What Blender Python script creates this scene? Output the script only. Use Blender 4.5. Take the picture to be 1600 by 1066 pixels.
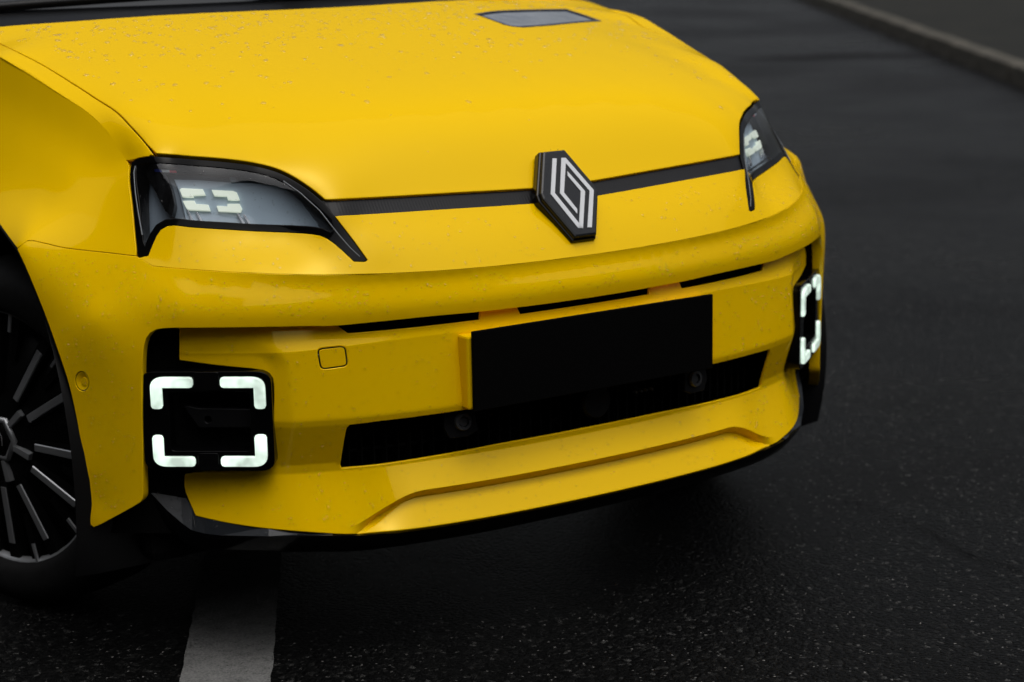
import bpy, bmesh, math, random
import numpy as np
from mathutils import Vector, Matrix
from mathutils.geometry import delaunay_2d_cdt
random.seed(7); rng = np.random.default_rng(7)
for o in list(bpy.data.objects): bpy.data.objects.remove(o)
scn = bpy.context.scene; col = scn.collection
# ------------------------------------------------------------ camera
CAM = np.array([-1.9723, -2.7158, 1.2654]); YAW, PIT, ROL = .5832, .2170, -.0199
fw = np.array([math.sin(YAW)*math.cos(PIT), math.cos(YAW)*math.cos(PIT), -math.sin(PIT)])
rt = np.array([math.cos(YAW), -math.sin(YAW), 0.]); up = np.cross(rt, fw)
r2 = rt*math.cos(ROL)+up*math.sin(ROL); u2 = -rt*math.sin(ROL)+up*math.cos(ROL)
cd = bpy.data.cameras.new('camera'); cam = bpy.data.objects.new('camera', cd); col.objects.link(cam)
cam.matrix_world = Matrix(((r2[0], u2[0], -fw[0], CAM[0]), (r2[1], u2[1], -fw[1], CAM[1]), (r2[2], u2[2], -fw[2], CAM[2]), (0, 0, 0, 1)))
cd.sensor_width = 36; cd.lens = 36*3096.9/1600; cd.clip_start = .05; cd.clip_end = 800
cd.dof.use_dof = True; cd.dof.focus_distance = 3.22; cd.dof.aperture_fstop = 4.0; cd.dof.aperture_blades = 9
scn.camera = cam
# ------------------------------------------------------------ overcast sky and weak soft sun
SUN_EL, SUN_AZ = math.radians(68), math.radians(185)
w = bpy.data.worlds.new('World'); scn.world = w; w.use_nodes = True; nt = w.node_tree; nt.nodes.clear()
out = nt.nodes.new('ShaderNodeOutputWorld'); bg = nt.nodes.new('ShaderNodeBackground'); nt.links.new(bg.outputs[0], out.inputs[0])
sky = nt.nodes.new('ShaderNodeTexSky'); sky.sky_type = 'NISHITA'; sky.sun_disc = False; sky.sun_elevation = SUN_EL; sky.sun_rotation = SUN_AZ
sky.air_density = 1.0; sky.dust_density = 4.0; sky.ozone_density = 1.0
hsv = nt.nodes.new('ShaderNodeHueSaturation'); hsv.inputs['Saturation'].default_value = .3
nt.links.new(sky.outputs[0], hsv.inputs['Color'])
# overcast luminance law (1+2 sin h)/3
tc = nt.nodes.new('ShaderNodeTexCoord'); sp = nt.nodes.new('ShaderNodeSeparateXYZ'); nt.links.new(tc.outputs['Generated'], sp.inputs[0])
m1 = nt.nodes.new('ShaderNodeMath'); m1.operation = 'MULTIPLY_ADD'; m1.use_clamp = True; nt.links.new(sp.outputs[2], m1.inputs[0]); m1.inputs[1].default_value = .80; m1.inputs[2].default_value = .20
mx = nt.nodes.new('ShaderNodeMix'); mx.data_type = 'RGBA'; mx.blend_type = 'MULTIPLY'; mx.inputs['Factor'].default_value = 1
nt.links.new(hsv.outputs[0], mx.inputs['A']); nt.links.new(m1.outputs[0], mx.inputs['B'])
nt.links.new(mx.outputs['Result'], bg.inputs[0]); bg.inputs[1].default_value = .15
sd = bpy.data.lights.new('sun', 'SUN'); sd.energy = .5; sd.angle = math.radians(110); sd.color = (1, .97, .92)
sun = bpy.data.objects.new('sun', sd); col.objects.link(sun)
sun.rotation_euler = (math.radians(90)-SUN_EL, 0, math.pi-SUN_AZ)
sun.location = (0, 0, 8)
scn.view_settings.view_transform = 'Standard'; scn.view_settings.look = 'None'; scn.view_settings.gamma = 1
scn.view_settings.exposure = .38; scn.view_settings.use_curve_mapping = False
scn.render.engine = 'CYCLES'

# ------------------------------------------------------------ body surfaces (metres, car frame: nose at y=0, x across, z up)
O=np.array([0.,1.5,.3])
def sph(P):
    P=np.atleast_2d(P)-O
    h=np.hypot(P[:,0],P[:,1])
    return np.stack([np.arctan2(P[:,0],-P[:,1]),np.arctan2(P[:,2],h),np.linalg.norm(P,axis=1)],1)
def unsph(a,b,r):
    return O+np.stack([np.sin(a)*np.cos(b)*r,-np.cos(a)*np.cos(b)*r,np.sin(b)*r],-1)
class TPS:
    def __init__(s,pts,lam=0.):
        pts=np.array(pts,float); m=pts*[-1,1,1]
        pts=np.concatenate([pts,m[np.abs(pts[:,0])>1e-4]])
        q=sph(pts); s.c=q[:,:2]; n=len(q)
        K=s.k(s.c)+lam*np.eye(n); A=np.zeros((n+3,n+3)); A[:n,:n]=K
        A[:n,n]=1;A[:n,n+1:]=s.c;A[n,:n]=1;A[n+1:,:n]=s.c.T
        s.w=np.linalg.solve(A,np.concatenate([q[:,2],np.zeros(3)]))
    def k(s,q):
        d2=((q[:,None,:]-s.c[None])**2).sum(-1); return .5*d2*np.log(d2+1e-12)
    def R(s,q):
        q=np.atleast_2d(q); n=len(s.c)
        return s.k(q)@s.w[:n]+s.w[n]+q@s.w[n+1:]
    def P(s,q):
        q=np.atleast_2d(q).astype(float); return unsph(q[:,0],q[:,1],s.R(q))
def yc(x): return .032+.11*x*x+.745*x**4
def zc(x): return .670+.06*x*x
def ys(x): return .018+.17*x*x+.45*x**4
U = TPS([(0,0.032,0.67),(0.1,0.0332,0.6706),(0.2,0.0376,0.6724),(0.3,0.0479,0.6754),(0.38,0.0634,0.6787),(0.45,0.0848,0.6822),(0.52,0.1162,0.6862),(0.58,0.1533,0.6902),(0.64,0.202,0.6946),(0.69,0.2532,0.6986),(0.63,0.33,0.867),(0.606,0.307,0.865),(0.564,0.274,0.86),(0.524,0.237,0.852),(0.492,0.208,0.84),(0.464,0.174,0.815),(0.446,0.149,0.79),(0.668,0.28,0.762),(0.636,0.256,0.757),(0.592,0.228,0.753),(0.548,0.2,0.748),(0.504,0.171,0.745),(0.472,0.145,0.742),(0.444,0.108,0.721),(0.408,0.082,0.701),(0.718,0.288,0.712),(0.71,0.312,0.75),(0.7,0.337,0.792),(0.688,0.366,0.83),(0.7359,0.834,1.0125),(0.7238,0.7478,0.9911),(0.7123,0.6639,0.9683),(0.7016,0.5832,0.9461),(0.6939,0.5237,0.9284),(0.6887,0.4824,0.9104),(0.6847,0.4507,0.8894),(0.6819,0.4274,0.8706),(0.6797,0.4099,0.858),(0.7005,0.9309,1.028),(0.6868,0.7729,1.0001),(0.6768,0.6421,0.9707),(0.6704,0.5496,0.9485),(0.6659,0.4782,0.9314),(0.6629,0.4281,0.9101),(0.66,0.3766,0.8862),(0.6585,0.3482,0.8705),(0,0.0501,0.6973),(0,0.0748,0.7291),(0,0.1035,0.761),(0.0488,0.0504,0.6974),(0.0488,0.0751,0.7293),(0.0488,0.1038,0.7611),(0.0975,0.0513,0.6978),(0.0975,0.0761,0.7297),(0.0975,0.1049,0.7615),(0.1462,0.0529,0.6985),(0.1462,0.0778,0.7303),(0.1462,0.1066,0.7621),(0.195,0.0554,0.6995),(0.195,0.0802,0.7312),(0.195,0.1089,0.763),(0.2438,0.0591,0.7007),(0.2438,0.0836,0.7324),(0.2438,0.112,0.7641),(0.2925,0.0642,0.7022),(0.2925,0.088,0.7338),(0.2925,0.1157,0.7654),(0.3412,0.0711,0.704),(0.3412,0.0937,0.7355),(0.3412,0.1202,0.7671),(0.39,0.0804,0.7061),(0.39,0.1009,0.7375),(0.39,0.1253,0.7689),(0.437,0.131,0.771),(0,0.25,0.9134),(0.1,0.25,0.9133),(0.2,0.25,0.9123),(0.3,0.25,0.9078),(0.4,0.25,0.8956),(0.5,0.25,0.8698),(0,0.31,0.9358),(0.1,0.31,0.9357),(0.2,0.31,0.9348),(0.3,0.31,0.9312),(0.4,0.31,0.922),(0.5,0.31,0.9032),(0,0.38,0.9546),(0.1,0.38,0.9546),(0.2,0.38,0.9539),(0.3,0.38,0.9512),(0.4,0.38,0.9443),(0.5,0.38,0.9305),(0.58,0.38,0.9125),(0,0.46,0.9727),(0.1,0.46,0.9727),(0.2,0.46,0.9723),(0.3,0.46,0.9702),(0.4,0.46,0.9647),(0.5,0.46,0.954),(0.58,0.46,0.9405),(0,0.55,0.9916),(0.1,0.55,0.9916),(0.2,0.55,0.9913),(0.3,0.55,0.9895),(0.4,0.55,0.9847),(0.5,0.55,0.9755),(0.58,0.55,0.9645),(0,0.65,1.0118),(0.1,0.65,1.0118),(0.2,0.65,1.0114),(0.3,0.65,1.0096),(0.4,0.65,1.005),(0.5,0.65,0.9964),(0.58,0.65,0.9865),(0,0.76,1.033),(0.1,0.76,1.033),(0.2,0.76,1.0325),(0.3,0.76,1.0306),(0.4,0.76,1.0258),(0.5,0.76,1.0174),(0.58,0.76,1.0083),(0,0.88,1.0545),(0.1,0.88,1.0545),(0.2,0.88,1.054),(0.3,0.88,1.0519),(0.4,0.88,1.0472),(0.5,0.88,1.0392),(0.58,0.88,1.031),(0,0.98,1.071),(0.1,0.98,1.0709),(0.2,0.98,1.0704),(0.3,0.98,1.0685),(0.4,0.98,1.064),(0.5,0.98,1.0566),(0.58,0.98,1.0497),(0,1.08,1.0858),(0.1,1.08,1.0858),(0.2,1.08,1.0854),(0.3,1.08,1.0838),(0.4,1.08,1.0798),(0.5,1.08,1.0737),(0.58,1.08,1.0685)], 1e-5)
F = TPS([(0,0.032,0.67),(0,0.0323,0.6581),(0,0.0265,0.6423),(0,0.0199,0.6251),(0,0.0188,0.6139),(0,0.02,0.604),(0,0.023,0.5809),(0.03,0.0321,0.6701),(0.03,0.0324,0.6582),(0.03,0.0266,0.6423),(0.03,0.0201,0.6251),(0.03,0.019,0.6139),(0.03,0.0202,0.604),(0.03,0.0232,0.5809),(0.06,0.0324,0.6702),(0.06,0.0328,0.6583),(0.06,0.027,0.6424),(0.06,0.0205,0.6252),(0.06,0.0194,0.6139),(0.06,0.0206,0.604),(0.06,0.0236,0.5808),(0.09,0.0329,0.6705),(0.09,0.0334,0.6585),(0.09,0.0277,0.6426),(0.09,0.0213,0.6253),(0.09,0.0202,0.614),(0.09,0.0214,0.604),(0.09,0.0244,0.5807),(0.12,0.0337,0.6709),(0.12,0.0343,0.6588),(0.12,0.0288,0.6428),(0.12,0.0224,0.6254),(0.12,0.0213,0.614),(0.12,0.0225,0.604),(0.12,0.0255,0.5806),(0.15,0.0349,0.6714),(0.15,0.0355,0.6592),(0.15,0.0301,0.6431),(0.15,0.0239,0.6256),(0.15,0.0229,0.6141),(0.15,0.0241,0.604),(0.15,0.0271,0.5804),(0.18,0.0363,0.6719),(0.18,0.0371,0.6597),(0.18,0.0319,0.6434),(0.18,0.0258,0.6257),(0.18,0.0248,0.6142),(0.18,0.026,0.604),(0.18,0.029,0.5802),(0.21,0.0383,0.6726),(0.21,0.0392,0.6603),(0.21,0.0342,0.6438),(0.21,0.0282,0.626),(0.21,0.0272,0.6143),(0.21,0.0284,0.604),(0.21,0.0314,0.58),(0.24,0.0408,0.6735),(0.24,0.0419,0.661),(0.24,0.037,0.6443),(0.24,0.0311,0.6262),(0.24,0.0301,0.6144),(0.24,0.0313,0.604),(0.24,0.0343,0.5797),(0.27,0.044,0.6744),(0.27,0.0451,0.6617),(0.27,0.0404,0.6448),(0.27,0.0345,0.6265),(0.27,0.0336,0.6146),(0.27,0.0348,0.604),(0.27,0.0378,0.5794),(0.3,0.0479,0.6754),(0.3,0.0491,0.6625),(0.3,0.0445,0.6454),(0.3,0.0387,0.6268),(0.3,0.0377,0.6147),(0.3,0.0389,0.604),(0.3,0.0419,0.579),(0.33,0.0528,0.6765),(0.33,0.054,0.6635),(0.33,0.0494,0.6461),(0.33,0.0436,0.6272),(0.33,0.0426,0.6149),(0.33,0.0438,0.604),(0.33,0.0468,0.5786),(0.36,0.0588,0.6778),(0.36,0.0599,0.6645),(0.36,0.0552,0.6468),(0.36,0.0493,0.6276),(0.36,0.0484,0.6151),(0.36,0.0496,0.604),(0.36,0.0526,0.5782),(0.39,0.066,0.6791),(0.39,0.067,0.6656),(0.39,0.062,0.6476),(0.39,0.0561,0.628),(0.39,0.0551,0.6153),(0.39,0.0563,0.604),(0.39,0.0593,0.5777),(0.42,0.0746,0.6806),(0.42,0.0753,0.6668),(0.42,0.07,0.6484),(0.42,0.0638,0.6285),(0.42,0.0628,0.6155),(0.42,0.064,0.604),(0.42,0.067,0.5772),(0.45,0.0848,0.6822),(0.45,0.0851,0.6681),(0.45,0.0793,0.6493),(0.45,0.0728,0.629),(0.45,0.0717,0.6157),(0.45,0.0729,0.604),(0.45,0.0759,0.5766),(0.48,0.0969,0.6838),(0.48,0.0966,0.6695),(0.48,0.0901,0.6503),(0.48,0.083,0.6295),(0.48,0.0819,0.616),(0.48,0.0831,0.604),(0.48,0.0861,0.5761),(0.51,0.111,0.6856),(0.51,0.11,0.6709),(0.51,0.1025,0.6513),(0.51,0.0948,0.6301),(0.51,0.0935,0.6162),(0.51,0.0947,0.604),(0.51,0.0977,0.5754),(0.54,0.1274,0.6875),(0.54,0.1254,0.6725),(0.54,0.1167,0.6524),(0.54,0.1081,0.6307),(0.54,0.1066,0.6165),(0.54,0.1078,0.604),(0.54,0.1108,0.5748),(0.57,0.1464,0.6895),(0.57,0.1423,0.6741),(0.57,0.1322,0.6536),(0.57,0.123,0.6314),(0.57,0.1214,0.6168),(0.57,0.1224,0.604),(0.57,0.1248,0.5741),(0.6,0.1682,0.6916),(0.6,0.1618,0.6758),(0.6,0.1498,0.6548),(0.6,0.1398,0.632),(0.6,0.138,0.6171),(0.6,0.1388,0.604),(0.6,0.1406,0.5733),(0.63,0.193,0.6938),(0.63,0.184,0.6776),(0.63,0.1698,0.6561),(0.63,0.1587,0.6327),(0.63,0.1567,0.6175),(0.63,0.1572,0.604),(0.63,0.1585,0.5726),(0.66,0.2213,0.6961),(0.66,0.2093,0.6796),(0.66,0.1925,0.6574),(0.66,0.1799,0.6335),(0.66,0.1776,0.6178),(0.66,0.1779,0.604),(0.66,0.1787,0.5718),(0.69,0.2532,0.6986),(0.69,0.2378,0.6815),(0.69,0.2179,0.6588),(0.69,0.2036,0.6343),(0.69,0.201,0.6182),(0.69,0.2011,0.604),(0.69,0.2013,0.5709),(0.718,0.288,0.712),(0.71,0.312,0.75),(0.7,0.337,0.792),(0.688,0.366,0.83),(0.7359,0.834,1.0125),(0.7238,0.7478,0.9911),(0.7123,0.6639,0.9683),(0.7016,0.5832,0.9461),(0.6939,0.5237,0.9284),(0.6887,0.4824,0.9104),(0.6847,0.4507,0.8894),(0.6819,0.4274,0.8706),(0.6797,0.4099,0.858),(0.73,0.239,0.6),(0.745,0.25,0.468),(0.75,0.259,0.325),(0.752,0.263,0.22),(0.797,0.306,0.508),(0.795,0.303,0.617),(0.798,0.312,0.4),(0.798,0.317,0.3),(0.8,0.325,0.22),(0.803,0.387,0.711),(0.775,0.31,0.66),(0.815,0.337,0.26),(0.826,0.35,0.36),(0.835,0.366,0.459),(0.845,0.4,0.6),(0.855,0.45,0.725),(0.703,0.43,0.838),(0.7369,0.43,0.8017),(0.7815,0.43,0.7623),(0.843,0.43,0.715),(0.7131,0.5,0.8734),(0.7491,0.5,0.8267),(0.7966,0.5,0.7759),(0.862,0.5,0.715),(0.7228,0.58,0.8945),(0.758,0.58,0.8416),(0.8043,0.58,0.784),(0.868,0.58,0.715),(0.7336,0.67,0.9138),(0.7669,0.67,0.8552),(0.8107,0.67,0.7915),(0.871,0.67,0.715),(0.7458,0.77,0.9347),(0.7765,0.77,0.8699),(0.817,0.77,0.7995),(0.8727,0.77,0.715),(0.7439,0.88,1.0171),(0.7607,0.88,0.9506),(0.7881,0.88,0.8811),(0.8241,0.88,0.8056),(0.8738,0.88,0.715),(0.7547,1,1.026),(0.7701,1,0.9576),(0.7953,1,0.8861),(0.8284,1,0.8083),(0.874,1,0.715),(0.874,1,0.5),(0.864,1,0.3),(0.7682,1.15,1.0373),(0.7819,1.15,0.9664),(0.8042,1.15,0.8923),(0.8336,1.15,0.8117),(0.874,1.15,0.715),(0.874,1.15,0.5),(0.864,1.15,0.3),(0.7817,1.3,1.0485),(0.7936,1.3,0.9752),(0.8131,1.3,0.8985),(0.8387,1.3,0.8151),(0.874,1.3,0.715),(0.874,1.3,0.5),(0.864,1.3,0.3)], 3e-6)
def sst(e0,e1,v):
    t=np.clip((v-e0)/(e1-e0),0,1); return t*t*(3-2*t)
def zr(x):
    x=np.abs(x); return .303-.046*sst(.325,.47,x)**1.2
def FL(x,z):
    x=np.abs(np.asarray(x,float)); z=np.asarray(z,float)
    y=ys(x)
    kx=sst(.30,.62,x); zl=.567-.010*kx; o=(.010+.009*kx)*np.clip((z-zl)/(.600-zl),0,1.15)            # chamfer below slot
    o=o+np.interp(z,[.446,.575],[0,.011])*(z<.62)
    o=o+np.interp(z,[.22,.345,.36,.432,.445],[0,.032,.031,.003,0.])*(z<.45)
    r=zr(x); fade=1-sst(.40,.475,x)
    up=np.interp(z,[.24,.345],[-.012,.032])*(z<.345)   # lower straight face
    # two-step lip
    k=np.where(z>r, np.interp((z-r)/np.maximum(.345-r,1e-3),[0,1],[.006,.032]), np.where(z>r-.015, np.interp((r-z)/.015,[0,1],[.006,.022]), np.interp((r-.015-z)/np.maximum(r-.015-.235,1e-3),[0,1],[.022,-.012])))
    lo=np.where(z<.345, fade*k+(1-fade)*np.interp(z,[.235,.345],[-.012+.0,.032]), 0)
    o=np.where(z<.345, lo, o)
    o=o+sst(.52,.70,x)*(.018+.026*(1-sst(.29,.46,z)))
    # dished bevel towards the corner lamp
    dx=np.maximum(np.maximum(.590-x,0),0); dz=np.maximum(np.abs(z-.450)-.078,0); d=np.hypot(dx,dz)-.022
    o=o+.009*(1-sst(0.,.030,d))*sst(.50,.53,x)*sst(.335,.385,z)
    return y+o
C = {
'strip_top': np.array([(-0.3187,0.3336),(-0.3104,0.3334),(-0.302,0.3334),(-0.2938,0.3336),(-0.2856,0.3339),(-0.2775,0.3341),(-0.2693,0.3344),(-0.261,0.3346),(-0.2527,0.3348),(-0.2444,0.335),(-0.236,0.3352),(-0.2277,0.3353),(-0.2193,0.3354),(-0.2108,0.3356),(-0.2024,0.3357),(-0.1939,0.3357),(-0.1855,0.3358),(-0.177,0.3358),(-0.1685,0.3358),(-0.1599,0.3358),(-0.1514,0.3358),(-0.1429,0.3357),(-0.1343,0.3356),(-0.1258,0.3355),(-0.1172,0.3353),(-0.1086,0.3351),(-0.1,0.3349),(-0.0914,0.3347),(-0.0828,0.3345),(-0.0743,0.3343),(-0.0657,0.334),(-0.0571,0.3338),(-0.0484,0.3335),(-0.0398,0.3332),(-0.0312,0.3329)]),
'strip_bot': np.array([(-0.3087,0.3165),(-0.3003,0.3165),(-0.2919,0.3167),(-0.2837,0.3169),(-0.2754,0.3172),(-0.267,0.3174),(-0.2586,0.3175),(-0.2502,0.3177),(-0.2417,0.3178),(-0.2332,0.3179),(-0.2247,0.318),(-0.2162,0.3181),(-0.2077,0.3182),(-0.1991,0.3183),(-0.1905,0.3183),(-0.182,0.3184),(-0.1734,0.3184),(-0.1648,0.3183),(-0.1561,0.3183),(-0.1475,0.3182),(-0.1389,0.3181),(-0.1302,0.318),(-0.1216,0.3178),(-0.1129,0.3177),(-0.1042,0.3175),(-0.0956,0.3173),(-0.0869,0.3172),(-0.0782,0.317),(-0.0695,0.3168),(-0.0608,0.3166),(-0.0521,0.3163),(-0.0434,0.3161),(-0.0347,0.3158)]),
'hl_top': np.array([(-0.5514,0.4054),(-0.5448,0.4073),(-0.5382,0.4075),(-0.5314,0.4068),(-0.5239,0.4059),(-0.5154,0.405),(-0.5063,0.4043),(-0.4972,0.4037),(-0.4882,0.4026),(-0.4796,0.401),(-0.471,0.3994),(-0.4622,0.398),(-0.4533,0.3968),(-0.4445,0.3955),(-0.4357,0.394),(-0.427,0.3924),(-0.4185,0.3906),(-0.41,0.3887),(-0.4017,0.3865),(-0.3935,0.3841),(-0.3853,0.3815),(-0.3772,0.3786),(-0.3695,0.3751),(-0.3622,0.371),(-0.3552,0.3664),(-0.3486,0.3615),(-0.3422,0.3563),(-0.3359,0.351),(-0.3299,0.3454),(-0.3242,0.3395),(-0.3187,0.3336)]),
'hl_inner': np.array([(-0.3187,0.3336),(-0.3148,0.3268),(-0.3109,0.3201),(-0.3067,0.3133),(-0.3024,0.3065),(-0.2981,0.2997),(-0.294,0.293),(-0.29,0.2862),(-0.2862,0.2793),(-0.2825,0.2725),(-0.2787,0.2656)]),
'hl_tip': np.array([(-0.2787,0.2656),(-0.2808,0.2639),(-0.2836,0.2634),(-0.2864,0.2636),(-0.2892,0.2639),(-0.292,0.2643),(-0.2948,0.2647)]),
'hl_bot': np.array([(-0.2948,0.2647),(-0.2999,0.2705),(-0.3049,0.2764),(-0.3101,0.2821),(-0.3154,0.2876),(-0.3211,0.2926),(-0.3276,0.2964),(-0.3349,0.2987),(-0.3426,0.3004),(-0.3505,0.3017),(-0.3585,0.3029),(-0.3667,0.3041),(-0.3749,0.305),(-0.3832,0.3059),(-0.3916,0.3069),(-0.3999,0.3078),(-0.4083,0.3088),(-0.4167,0.3098),(-0.4252,0.3109),(-0.4336,0.3119),(-0.4421,0.3128),(-0.4506,0.3137),(-0.4591,0.3146),(-0.4676,0.3156),(-0.4761,0.3167),(-0.4845,0.3182),(-0.493,0.3194),(-0.5015,0.3191),(-0.509,0.3154),(-0.514,0.3087),(-0.5176,0.3013),(-0.5208,0.2938),(-0.5238,0.2862)]),
'hl_foot': np.array([(-0.5238,0.2862),(-0.5302,0.2865),(-0.5367,0.2869)]),
'hl_outer': np.array([(-0.5374,0.2869),(-0.5384,0.2948),(-0.5394,0.3028),(-0.5404,0.3108),(-0.5414,0.3188),(-0.5424,0.3269),(-0.5434,0.3351),(-0.5445,0.3432),(-0.5457,0.3512),(-0.5472,0.3591),(-0.5487,0.3669),(-0.5502,0.3746),(-0.5514,0.3823),(-0.5521,0.3899),(-0.552,0.3978),(-0.5517,0.4059)]),
'hl_outerF': np.array([(-0.5382,0.2862),(-0.5391,0.2943),(-0.5401,0.3024),(-0.5412,0.3105),(-0.5422,0.3186),(-0.5432,0.3269),(-0.5442,0.3351),(-0.5454,0.3433),(-0.5466,0.3515),(-0.5481,0.3595),(-0.5497,0.3674),(-0.5512,0.3752),(-0.5524,0.3829),(-0.553,0.3907),(-0.553,0.3987),(-0.5527,0.407)]),
'shut': np.array([(-0.5194,0.4061),(-0.5237,0.4124),(-0.528,0.4186),(-0.5324,0.4244),(-0.5368,0.4302),(-0.5414,0.436),(-0.5463,0.4419),(-0.5514,0.448),(-0.5565,0.454),(-0.5614,0.46),(-0.5664,0.466),(-0.5718,0.4718),(-0.5773,0.4775),(-0.583,0.4827),(-0.5887,0.4878),(-0.5947,0.4927),(-0.6008,0.4977),(-0.607,0.5027),(-0.6132,0.5077),(-0.6195,0.5128),(-0.6258,0.518),(-0.6323,0.5232),(-0.639,0.5285),(-0.6457,0.5337),(-0.6526,0.539),(-0.6596,0.5443),(-0.6668,0.5496),(-0.6741,0.5549),(-0.6814,0.5603),(-0.6889,0.5657),(-0.6964,0.571),(-0.7041,0.5764),(-0.7119,0.5818),(-0.7199,0.5872),(-0.728,0.5926),(-0.7362,0.5979),(-0.7447,0.6033),(-0.7534,0.6085),(-0.7626,0.6138),(-0.7722,0.6189),(-0.7822,0.6238),(-0.7923,0.6287),(-0.8024,0.6336),(-0.8125,0.6385),(-0.8225,0.6434),(-0.832,0.6484),(-0.8416,0.6534),(-0.8507,0.6585),(-0.86,0.6635),(-0.8694,0.6686),(-0.8788,0.6737),(-0.8885,0.6788)]),
'creaseU': np.array([(-0.5186,0.2747),(-0.5086,0.2732),(-0.4986,0.2717),(-0.4886,0.2703),(-0.4786,0.2689),(-0.4686,0.2676),(-0.4586,0.2663),(-0.4486,0.265),(-0.4385,0.2637),(-0.4285,0.2625),(-0.4184,0.2614),(-0.4084,0.2603),(-0.3983,0.2592),(-0.3882,0.2582),(-0.3781,0.2572),(-0.3679,0.2563),(-0.3578,0.2554),(-0.3476,0.2546),(-0.3375,0.2538),(-0.3273,0.2531),(-0.3172,0.2524),(-0.307,0.2518),(-0.2968,0.2513),(-0.2866,0.2507),(-0.2765,0.2503),(-0.2663,0.2498),(-0.2561,0.2494),(-0.2459,0.2491),(-0.2357,0.2487),(-0.2255,0.2485),(-0.2154,0.2482),(-0.2052,0.248),(-0.195,0.2478),(-0.1848,0.2476),(-0.1746,0.2475),(-0.1644,0.2474),(-0.1542,0.2473),(-0.1439,0.2472),(-0.1337,0.2471),(-0.1235,0.2471),(-0.1132,0.247),(-0.103,0.247),(-0.0927,0.247),(-0.0824,0.2469),(-0.0721,0.2469),(-0.0619,0.2469),(-0.0516,0.2469),(-0.0413,0.2469),(-0.0309,0.2469),(-0.0206,0.2469),(-0.0103,0.2469),(0,0.2469)]),
'fcrease': np.array([(-0.8352,0.6226),(-0.8233,0.6164),(-0.8116,0.6102),(-0.8,0.604),(-0.7887,0.5977),(-0.7776,0.5914),(-0.7666,0.5851),(-0.7559,0.5787),(-0.7454,0.5722),(-0.7351,0.5657),(-0.725,0.5592),(-0.715,0.5528),(-0.7052,0.5463),(-0.6956,0.5399),(-0.6862,0.5335),(-0.6769,0.5271),(-0.6678,0.5207),(-0.6589,0.5144),(-0.6502,0.508),(-0.6416,0.5017),(-0.6331,0.4953),(-0.6249,0.4889),(-0.6169,0.4823),(-0.6091,0.4753),(-0.6017,0.4681),(-0.5945,0.4605),(-0.5877,0.4524),(-0.5814,0.444),(-0.5752,0.4355),(-0.5694,0.4267),(-0.5635,0.4181),(-0.5576,0.4098)]),
'fcreaseF': np.array([(-0.8352,0.6226),(-0.8233,0.6164),(-0.8116,0.6102),(-0.8,0.604),(-0.7887,0.5977),(-0.7776,0.5914),(-0.7666,0.5851),(-0.7559,0.5787),(-0.7454,0.5722),(-0.7351,0.5657),(-0.725,0.5592),(-0.715,0.5528),(-0.7052,0.5463),(-0.6956,0.5399),(-0.6862,0.5335),(-0.6769,0.5271),(-0.6678,0.5207),(-0.6589,0.5144),(-0.6502,0.508),(-0.6416,0.5017),(-0.6331,0.4953),(-0.6249,0.4889),(-0.6169,0.4823),(-0.6091,0.4753),(-0.6017,0.4681),(-0.5945,0.4605),(-0.5877,0.4524),(-0.5814,0.444),(-0.5752,0.4355),(-0.5694,0.4267),(-0.5635,0.4181),(-0.5576,0.4098)]),
'joint': np.array([(-0.5382,0.2862),(-0.5462,0.2875),(-0.5543,0.2888),(-0.5623,0.2902),(-0.5704,0.2915),(-0.5784,0.2928),(-0.5866,0.2941),(-0.5947,0.2953),(-0.603,0.2965),(-0.6113,0.2978),(-0.6196,0.2991),(-0.628,0.3005),(-0.6364,0.3022),(-0.6448,0.3042),(-0.6532,0.3064),(-0.6618,0.3083),(-0.6703,0.3104),(-0.6787,0.3107),(-0.6856,0.3056),(-0.6924,0.3019)]),
'arch': np.array([(-0.6924,0.3019),(-0.6879,0.2961),(-0.6833,0.2892),(-0.6792,0.2819),(-0.6754,0.2743),(-0.6717,0.2666),(-0.6682,0.2589),(-0.6647,0.2512),(-0.6614,0.2434),(-0.6581,0.2356),(-0.6549,0.2278),(-0.6518,0.2199),(-0.6486,0.2121),(-0.6456,0.2043),(-0.6426,0.1965),(-0.6397,0.1886),(-0.6367,0.1808),(-0.6339,0.1729),(-0.6312,0.1649),(-0.6287,0.1569),(-0.6265,0.1488),(-0.6246,0.1407),(-0.6228,0.1325),(-0.6213,0.1242),(-0.6199,0.1159),(-0.6186,0.1076),(-0.6175,0.0993),(-0.6164,0.091),(-0.6155,0.0826),(-0.6146,0.0743),(-0.6138,0.0659),(-0.6131,0.0575),(-0.6126,0.0491),(-0.6122,0.0407),(-0.6118,0.0323),(-0.6116,0.0239),(-0.6113,0.0154),(-0.611,0.007),(-0.6106,-0.0014),(-0.6102,-0.0099),(-0.6098,-0.0183),(-0.6095,-0.0267)]),
'blade_bot': np.array([(-0.6095,-0.0267),(-0.6061,-0.0292),(-0.6013,-0.0269),(-0.5966,-0.0244),(-0.592,-0.0217),(-0.5873,-0.019),(-0.5827,-0.0163),(-0.5781,-0.0136),(-0.5736,-0.0109),(-0.569,-0.0082),(-0.5645,-0.0055),(-0.56,-0.0027),(-0.5555,0),(-0.551,0.0029),(-0.5466,0.0058),(-0.5436,0.0101),(-0.543,0.0155)]),
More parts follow.
